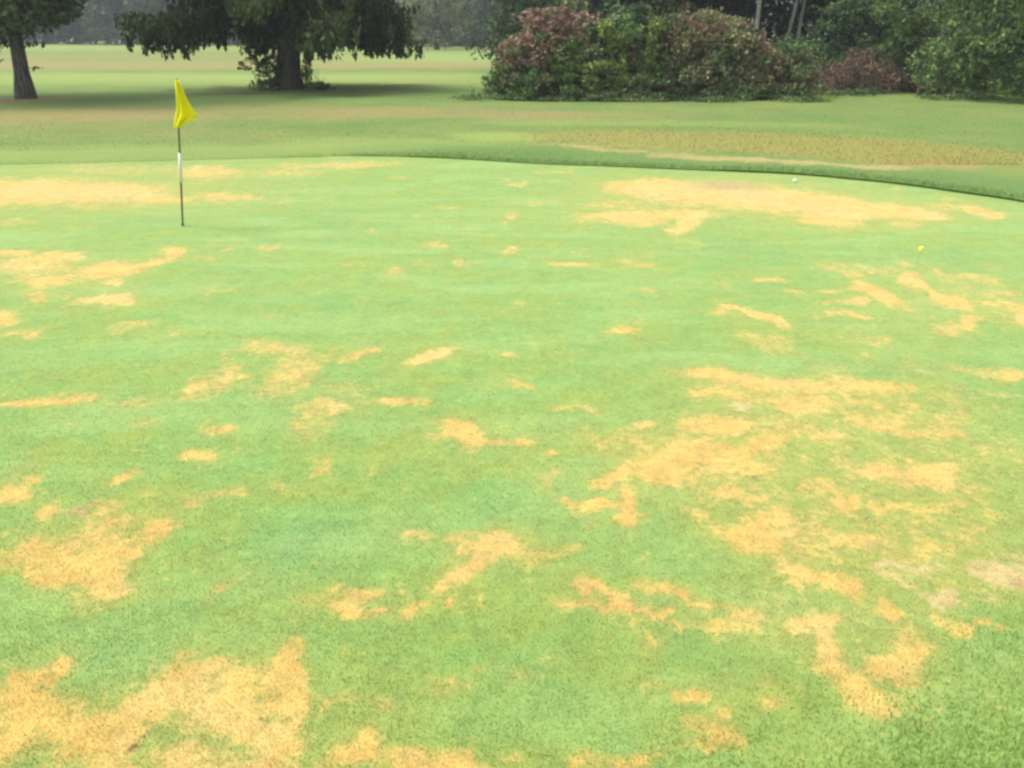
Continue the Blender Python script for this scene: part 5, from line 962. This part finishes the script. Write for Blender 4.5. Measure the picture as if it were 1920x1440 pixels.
thick = make_shrub('thicket_shrub', (2.75, Y0 - 0.1), 'bright green vine draped shrub in the middle of the thicket',
    [('green_leaves', [(0.1, 0, 1.25, 0.85, 0.9, 0.80), (-0.7, -0.4, 0.75, 0.55, 0.6, 0.55), (0.35, 0.1, 1.85, 0.5, 0.6, 0.38)], 8625, 0.106, MID_GREEN, LEAF, dict(clump=2.0, gaps=0.42)),
     ('bright_vine', [(-0.42, -0.85, 1.65, 0.20, 0.15, 0.22), (-0.2, -0.95, 1.30, 0.16, 0.15, 0.25), (0.0, -1.0, 0.95, 0.12, 0.15, 0.25), (0.85, -0.85, 1.70, 0.24, 0.15, 0.2), (0.72, -0.95, 1.25, 0.12, 0.15, 0.3), (0.62, -1.0, 0.85, 0.13, 0.15, 0.28), (0.50, -1.0, 0.52, 0.35, 0.2, 0.14), (-0.45, -1.0, 0.78, 0.65, 0.22, 0.13), (0.1, -1.02, 0.48, 0.45, 0.2, 0.12), (-0.2, -0.9, 0.25, 0.35, 0.2, 0.2), (-0.75, -0.95, 0.35, 0.25, 0.2, 0.25)], 5500, 0.10, BRIGHT, LEAF, dict(gaps=0.3, clump=2.5)),
     ('withered_leaves', [(0.2, -0.75, 0.24, 0.9, 0.4, 0.26), (0.15, -0.8, 0.95, 0.28, 0.2, 0.35)], 2600, 0.07, RED_DRY, DEADLEAF, dict(clump=2.5))], 421, stems=12)
vine_strands(thick, [((-0.5, -0.8, 1.9), (0.0, -1.05, 0.5), -0.05, 4), ((0.8, -0.8, 1.8), (0.5, -1.1, 0.3), -0.1, 4), ((-0.6, -0.9, 1.0), (0.8, -1.1, 0.9), -0.35, 3)], 431, TWIG)

thick = make_shrub('thicket_shrub', (5.0, Y0 - 0.2), 'wide grey brown shrub tangled with dead vines beside the bright vine shrub',
    [('withered_leaves', [(0, 0, 1.25, 1.3, 0.95, 0.72), (-0.95, -0.2, 1.05, 0.65, 0.8, 0.85), (0.85, -0.1, 1.00, 0.75, 0.8, 0.60), (0.2, -0.6, 0.55, 1.3, 0.6, 0.5), (1.0, -0.4, 0.6, 0.7, 0.6, 0.55), (0.1, -0.8, 0.2, 1.5, 0.35, 0.22)], 17825, 0.100, GREYBROWN, DEADLEAF, dict(clump=2.8, gaps=0.36)),
     ('green_leaves', [(0.35, -0.75, 0.85, 0.55, 0.35, 0.40), (-0.5, -0.8, 0.40, 0.5, 0.35, 0.35), (0.9, -0.5, 1.45, 0.35, 0.35, 0.2), (1.2, -0.6, 0.35, 0.4, 0.35, 0.33), (-1.1, -0.4, 1.75, 0.4, 0.4, 0.25)], 3600, 0.08, MID_GREEN, LEAF, dict(clump=2.2)),
     ('rusty_leaves', [(1.3, -0.55, 1.1, 0.25, 0.3, 0.35), (1.35, -0.7, 0.2, 0.35, 0.3, 0.22), (-0.7, -0.6, 1.7, 0.5, 0.35, 0.2)], 1700, 0.075, RUST, DEADLEAF, dict(clump=2.0))], 441, stems=14)
vine_strands(thick, [((-1.0, -0.7, 1.9), (-1.1, -0.9, 0.15), 0.0, 4), ((0.0, -0.6, 1.9), (-0.4, -1.0, 0.15), 0.05, 5), ((0.9, -0.5, 1.85), (0.7, -0.95, 0.15), 0.05, 5), ((-0.9, -0.7, 1.4), (1.3, -0.8, 1.2), 0.2, 3)], 451, TWIG)

make_shrub('thicket_shrub', (7.1, Y0 + 0.3), 'low green and brown shrub closing the right end of the thicket mound',
    [('green_leaves', [(0, 0, 0.95, 0.75, 0.8, 0.45), (0.2, -0.3, 1.25, 0.75, 0.5, 0.16), (-0.3, -0.4, 0.5, 0.6, 0.6, 0.45)], 5200, 0.08, MID_GREEN, LEAF, dict(clump=2.0)),
     ('withered_leaves', [(0.2, -0.5, 0.45, 0.65, 0.5, 0.42), (-0.5, -0.6, 0.3, 0.4, 0.4, 0.3)], 3200, 0.075, RED_DRY + GREYBROWN[1:2], DEADLEAF, dict(clump=2.2))], 461, stems=18)

rv = np.random.default_rng(489)
prof_x, prof_z = [-1.0, -0.4, 0.3, 1.0, 1.9, 2.4, 3.3, 4.0, 5.2, 6.0, 6.7, 7.6, 8.4], [0.2, 0.9, 1.85, 2.05, 1.75, 1.75, 2.05, 1.8, 1.95, 1.75, 1.3, 1.15, 0.7]
def drape(n, lo, hi, x0, x1, sx, sz):
    out = []
    for _ in range(n):
        x = rv.uniform(x0, x1)
        f = rv.uniform(lo, hi)
        z = f * float(np.interp(x, prof_x, prof_z))
        a = rv.uniform(0.6, 1.5)
        out.append((x - 3.5, -0.55 * (1 - f) - 0.95 + 0.5 * f + rv.normal(0, 0.08), z, sx * a, 0.16, sz * rv.uniform(0.6, 1.6)))
    return out
cover = make_shrub('vine_cover', (3.5, Y0 + 0.05), 'sprawling half dead vine cover draped across the whole thicket mound',
    [('olive_leaves', drape(55, 0.05, 0.95, -0.7, 8.0, 0.30, 0.16), 9000, 0.085, GREYBROWN[:3] + MID_GREEN[1:3], LEAF, dict(clump=2.4, gaps=0.33, lumps=2)),
     ('green_leaves', drape(30, 0.03, 0.75, -0.6, 6.5, 0.32, 0.12), 4500, 0.085, MID_GREEN[1:] + BRIGHT[:2], LEAF, dict(clump=2.4, gaps=0.33, lumps=2)),
     ('rusty_leaves', drape(22, 0.55, 1.03, -0.2, 2.0, 0.30, 0.16) + drape(16, 0.4, 1.0, 3.6, 7.5, 0.28, 0.12), 4500, 0.08, RUST, DEADLEAF, dict(clump=2.4, gaps=0.33, lumps=2))], 488, cat='vines', stems=6)

make_shrub('weed_clump', (7.35, 21.7), 'fresh bright green weeds in front of the thicket corner',
    [('leaves', [(0, 0, 0.05, 0.65, 0.45, 0.08), (-0.35, -0.1, 0.03, 0.6, 0.4, 0.05), (0.3, 0.3, 0.08, 0.4, 0.3, 0.10)], 1500, 0.06, BRIGHT, LEAF, dict(gaps=0.3, lumps=2))], 471, cat='weeds', stems=8, stem_r=0.006)

for wi, (wx_, wy_, lb) in enumerate([(-0.5, 22.15, 'low grass clump trailing from the left tip of the thicket'), (1.3, 21.95, 'low weeds at the foot of the rust brown shrub'), (3.2, 21.75, 'low weeds at the foot of the bright vine shrub'), (5.2, 21.7, 'low weeds at the foot of the grey brown shrub'), (9.0, 23.8, 'low weeds in front of the dead brush heap'), (11.6, 22.6, 'low weeds in front of the dark low bush')]):
    make_shrub('weed_clump', (wx_, wy_), lb, [('leaves', [(0, 0, 0.05, 0.75, 0.35, 0.10), (0.5, 0.1, 0.06, 0.4, 0.3, 0.14), (-0.6, 0.05, 0.04, 0.5, 0.3, 0.08)], 1300, 0.06, MID_GREEN[1:] + BRIGHT[:1], LEAF, dict(gaps=0.34, lumps=3))], 475 + wi, cat='weeds', stems=8, stem_r=0.006, group='weeds along the foot of the thicket')

brush = make_shrub('brush_pile', (9.9, 25.3), 'low reddish brown heap of dead brush between thicket and woods',
    [('dead_leaves', [(-1.2, -0.2, 0.42, 0.8, 0.8, 0.42), (0.1, 0, 0.52, 1.0, 0.8, 0.50), (1.3, 0.3, 0.36, 0.9, 0.8, 0.36), (2.2, 0.6, 0.28, 0.7, 0.6, 0.28), (-0.1, -0.1, 1.0, 0.4, 0.4, 0.22)], 7500, 0.07, RED_DRY, DEADLEAF, dict(clump=1.8, gaps=0.40))], 481, cat='brush pile', stems=40, stem_r=0.014)
vine_strands(brush, [((-1.6, -0.6, 0.9), (-1.2, -1.3, 0.05), 0.0, 5), ((0, -0.4, 0.9), (0.4, -0.9, 0.05), 0.0, 6), ((-0.8, -0.5, 0.5), (1.8, 0, 0.4), 0.1, 6)], 491, TWIG, name='dead_canes')

make_shrub('green_shrub', (9.6, 27.2), 'rounded mid green bush rising behind the brush heap',
    [('leaves', [(0.2, 0, 1.1, 1.2, 1.0, 0.95), (1.3, 0.2, 1.55, 1.1, 1.0, 0.95), (-0.4, -0.3, 0.75, 0.7, 0.7, 0.5), (2.2, 0, 0.95, 1.0, 0.9, 0.8), (0.5, 0.1, 2.0, 0.8, 0.8, 0.5)], 11000, 0.10, MID_GREEN, LEAF, dict(clump=1.5, gaps=0.40))], 501, stems=20)
make_shrub('green_shrub', (11.9, 25.9), 'shaded green bush between the round bush and the right edge tree',
    [('leaves', [(0, 0, 1.1, 1.1, 0.9, 0.9), (0.9, 0, 1.75, 1.0, 0.9, 0.8), (-0.7, -0.3, 1.1, 0.7, 0.6, 0.45), (-0.2, 0.2, 2.2, 1.2, 0.9, 0.7)], 9500, 0.10, DEEP_GREEN + MID_GREEN[2:3], LEAF, dict(clump=1.5, gaps=0.40))], 511, stems=18)

make_shrub('green_shrub', (11.3, 23.9), 'dark low bush in front, left of the right edge tree',
    [('leaves', [(0.3, 0, 0.75, 0.9, 0.7, 0.65), (0.9, 0.1, 1.35, 0.9, 0.7, 0.7), (0.8, -0.3, 0.4, 0.9, 0.6, 0.4)], 6500, 0.09, DEEP_GREEN + MID_GREEN[2:3], LEAF, dict(clump=1.6, gaps=0.38))], 515, stems=12)
make_shrub('green_shrub', (15.2, 24.6), 'dark bush behind the trunk of the right edge tree',
    [('leaves', [(0, 0, 1.1, 1.8, 1.0, 1.0), (-0.6, 0.1, 1.9, 1.6, 1.0, 0.8), (0.8, 0, 0.5, 1.6, 0.8, 0.5)], 8000, 0.12, DEEP_GREEN, LEAF, dict(clump=1.6, gaps=0.36))], 516, stems=12)

make_tree('edge_tree', (13.6, 22.2), 'dense dark green tree with foliage to the ground at the right edge', 9.0, 0.16,
    [(-0.2, 0, 1.2, 1.9, 1.5, 1.15), (-1.3, 0.4, 2.2, 1.4, 1.3, 0.9), (0.8, -0.4, 1.9, 1.8, 1.5, 1.5), (-0.2, -0.7, 0.55, 1.6, 1.0, 0.55), (0.2, 0.2, 4.2, 3.0, 2.6, 2.0), (0, 0, 6.6, 2.2, 2.2, 1.8), (-1.9, 0.3, 1.3, 0.8, 0.8, 0.6)],
    30000, 0.115, DEEP_GREEN + MID_GREEN[2:], BARK_BROWN, 521, gaps=0.38, lumps=10, clump=1.3, lean=(-0.2, 0.3))

# ------------------------------------------------------------------ woods behind the thicket
def wood_tree(loc, label, seed, h=11.0, tr=0.14, pale=False, lean=(0, 0), low=2.9, pal=None, wide=2.6):
    b = [(lean[0] * 0.8, lean[1] * 0.8, low + wide * 0.45 + 1.0, wide, wide, wide * 0.55), (lean[0], lean[1], low + wide * 1.3, wide * 0.95, wide * 0.95, wide * 0.7), (lean[0], lean[1], h - wide * 0.4, wide * 0.7, wide * 0.7, wide * 0.6)]
    return make_tree('wood_tree', loc, label, h, tr, b, 8000, 0.28, pal or WOOD_DARK, BARK_PALE if pale else BARK_BROWN, seed, 'trees of the woods behind the thicket', lean, limbs=5, limb_z=0.5, gaps=0.36)
wood_tree((8.15, 30.2), 'slim pale straight trunk rising behind the dip in the thicket', 601, pale=True, tr=0.095, lean=(0.15, 0))
wood_tree((9.25, 31.0), 'slim pale trunk leaning right, beside the straight pale trunk', 602, pale=True, tr=0.075, lean=(1.6, 0.4))
wood_tree((9.95, 31.6), 'thin greyish trunk just right of the leaning pale trunk', 603, pale=True, tr=0.07, lean=(0.7, 0.2))
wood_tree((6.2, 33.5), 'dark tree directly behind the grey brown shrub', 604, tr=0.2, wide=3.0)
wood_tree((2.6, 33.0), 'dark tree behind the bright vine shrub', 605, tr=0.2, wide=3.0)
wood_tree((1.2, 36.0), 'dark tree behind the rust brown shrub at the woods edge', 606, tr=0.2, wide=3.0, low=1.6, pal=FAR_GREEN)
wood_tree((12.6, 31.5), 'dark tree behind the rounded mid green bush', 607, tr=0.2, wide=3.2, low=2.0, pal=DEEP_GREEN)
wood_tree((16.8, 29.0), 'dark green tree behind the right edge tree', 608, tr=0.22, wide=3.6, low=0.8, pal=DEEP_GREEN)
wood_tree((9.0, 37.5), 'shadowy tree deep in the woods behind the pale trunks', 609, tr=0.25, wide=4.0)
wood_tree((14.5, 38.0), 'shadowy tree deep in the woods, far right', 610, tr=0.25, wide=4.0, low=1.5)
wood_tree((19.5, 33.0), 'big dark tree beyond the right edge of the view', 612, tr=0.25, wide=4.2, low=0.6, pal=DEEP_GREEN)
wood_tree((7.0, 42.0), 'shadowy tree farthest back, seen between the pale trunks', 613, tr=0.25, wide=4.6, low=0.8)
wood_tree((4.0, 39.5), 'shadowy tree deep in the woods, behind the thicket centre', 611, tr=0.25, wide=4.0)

def undergrowth(loc, label, seed, pal, rx=2.2, rz=1.5, n=9500):
    r = np.random.default_rng(seed)
    b = [(r.normal(0, rx * 0.45), r.normal(0, 0.6), r.uniform(0.5, 1.2) * rz, rx * r.uniform(0.45, 0.75), 1.2, rz * r.uniform(0.5, 0.8)) for _ in range(6)]
    return make_shrub('undergrowth', loc, label, [('leaves', b, n, 0.17, pal, LEAF, dict(gaps=0.36, clump=0.8))], seed, stems=16, stem_r=0.03, stem_mat=BARK_BROWN, group='undergrowth of the woods')
undergrowth((0.7, 31.5), 'grey green undergrowth showing over the rust brown shrub', 701, FAR_GREEN, 1.5, 1.6)
undergrowth((2.6, 30.5), 'grey brown undergrowth showing over the bright vine shrub', 702, GREYBROWN[:3] + FAR_GREEN[:1], 2.0, 1.6)
undergrowth((5.4, 31.5), 'dull dark undergrowth showing over the grey brown shrub', 703, WOOD_DARK + GREYBROWN[:1], 2.0, 1.7)
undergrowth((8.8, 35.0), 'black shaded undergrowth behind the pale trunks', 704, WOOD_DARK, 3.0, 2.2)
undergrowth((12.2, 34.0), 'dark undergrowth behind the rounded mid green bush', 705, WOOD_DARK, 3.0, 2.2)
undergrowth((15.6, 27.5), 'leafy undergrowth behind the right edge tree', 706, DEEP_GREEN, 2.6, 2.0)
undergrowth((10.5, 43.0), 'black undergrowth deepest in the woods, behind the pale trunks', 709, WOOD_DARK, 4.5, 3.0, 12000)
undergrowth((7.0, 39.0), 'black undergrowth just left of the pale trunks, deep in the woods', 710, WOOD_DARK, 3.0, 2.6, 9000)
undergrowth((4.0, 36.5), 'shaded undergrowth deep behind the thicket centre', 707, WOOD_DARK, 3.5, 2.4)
undergrowth((2.2, 41.0), 'dim undergrowth at the left corner of the woods', 708, FAR_GREEN[:2] + WOOD_DARK[2:], 2.6, 2.2)

# ------------------------------------------------------------------ far tree line across the fairway
def far_tree(x, y, label, seed, pal, h=17.0, w=6.5, low=1.2):
    r = np.random.default_rng(seed)
    b = [(0, 0, low + 0.30 * h, w, w * 0.8, 0.30 * h), (0, 0, 2.4, w * 1.1, w * 0.6, 2.4), (w * 0.3, 1, 3.4, w, w * 0.6, 2.6), (r.normal(0, 1.2), 0, 0.66 * h, w * 0.75, w * 0.7, 0.28 * h)]
    for _ in range(4):
        b.append((r.normal(0, w * 0.55), r.normal(0, w * 0.4), low + r.uniform(0.08, 0.35) * h, w * r.uniform(0.35, 0.55), w * 0.45, h * r.uniform(0.08, 0.16)))
    return make_tree('far_tree', (x, y), label, h, 0.35, b, 8500, 0.75, pal, BARK_BROWN, seed, 'far tree line across the fairway', limbs=4, limb_z=0.4, sides=8, gaps=0.34, clump=0.35)
names = ['leftmost far tree, seen beyond the left edge', 'far tree seen just left of the left trunk', 'far tree seen behind the left trunk', 'far tree seen just right of the left trunk', 'hazy far tree in the gap between the two near trees',
         'hazy far tree beside the left side of the evergreen', 'far tree showing through the left skirt of the evergreen', 'far tree seen left of the evergreen trunk', 'far tree hidden behind the evergreen trunk', 'far tree showing through the right skirt of the evergreen',
         'far tree seen left of the pale sunlit tree', 'dull far tree behind the pale sunlit tree', 'far tree between the pale tree and the thicket', 'far tree at the right end of the line by the thicket']
for i, nm in enumerate(names):
    x = -108 + i * 8.6
    far_tree(x, 152 - 0.42 * (x + 108), nm, 801 + i, FAR_GREEN if i % 3 else FAR_GREEN[:3], 16 + (i * 37 % 5), 6.6, 0.9)
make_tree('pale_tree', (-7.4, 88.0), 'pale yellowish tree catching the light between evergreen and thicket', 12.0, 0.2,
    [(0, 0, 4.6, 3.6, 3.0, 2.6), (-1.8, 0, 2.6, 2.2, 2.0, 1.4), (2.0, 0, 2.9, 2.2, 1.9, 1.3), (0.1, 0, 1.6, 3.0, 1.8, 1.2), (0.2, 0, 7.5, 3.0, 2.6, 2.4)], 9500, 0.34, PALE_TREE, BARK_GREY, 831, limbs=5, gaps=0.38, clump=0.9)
for i, (x, y, lb, pal) in enumerate([(-52, 118, 'low dark bush at the foot of the far line beside the left trunk', WOOD_DARK), (-38, 116, 'low dark bush at the foot of the far line left of the evergreen', WOOD_DARK), (-10, 98, 'low dark bush under the far line left of the pale tree', FAR_GREEN[:2]), (-1.0, 92, 'low dark bush under the far line beside the thicket', FAR_GREEN[:2])]):
    undergrowth((x, y), lb, 851 + i, pal, 6.0, 1.6, 5000)['group'] = 'bushes below the far tree line'

# ------------------------------------------------------------------ hazy summer air
hv = np.array([(sx * 260, -20 if sy < 0 else 330, -3 if sz < 0 else 30) for sz in (-1, 1) for sy in (-1, 1) for sx in (-1, 1)], float)
hf = np.array([(0, 2, 3, 1), (4, 5, 7, 6), (0, 1, 5, 4), (2, 6, 7, 3), (0, 4, 6, 2), (1, 3, 7, 5)])
m, n_, l_ = new_mat('haze_air')
pv = n_.new('ShaderNodeVolumePrincipled')
pv.inputs['Color'].default_value = (0.86, 0.94, 1.0, 1)
pv.inputs['Density'].default_value = 0.0011
o_ = n_.new('ShaderNodeOutputMaterial')
l_.new(pv.outputs[0], o_.inputs['Volume'])
haze = new_mesh('haze', hv, hf, m)
tag(haze, 'thin pale summer haze over the whole course', kind='stuff')
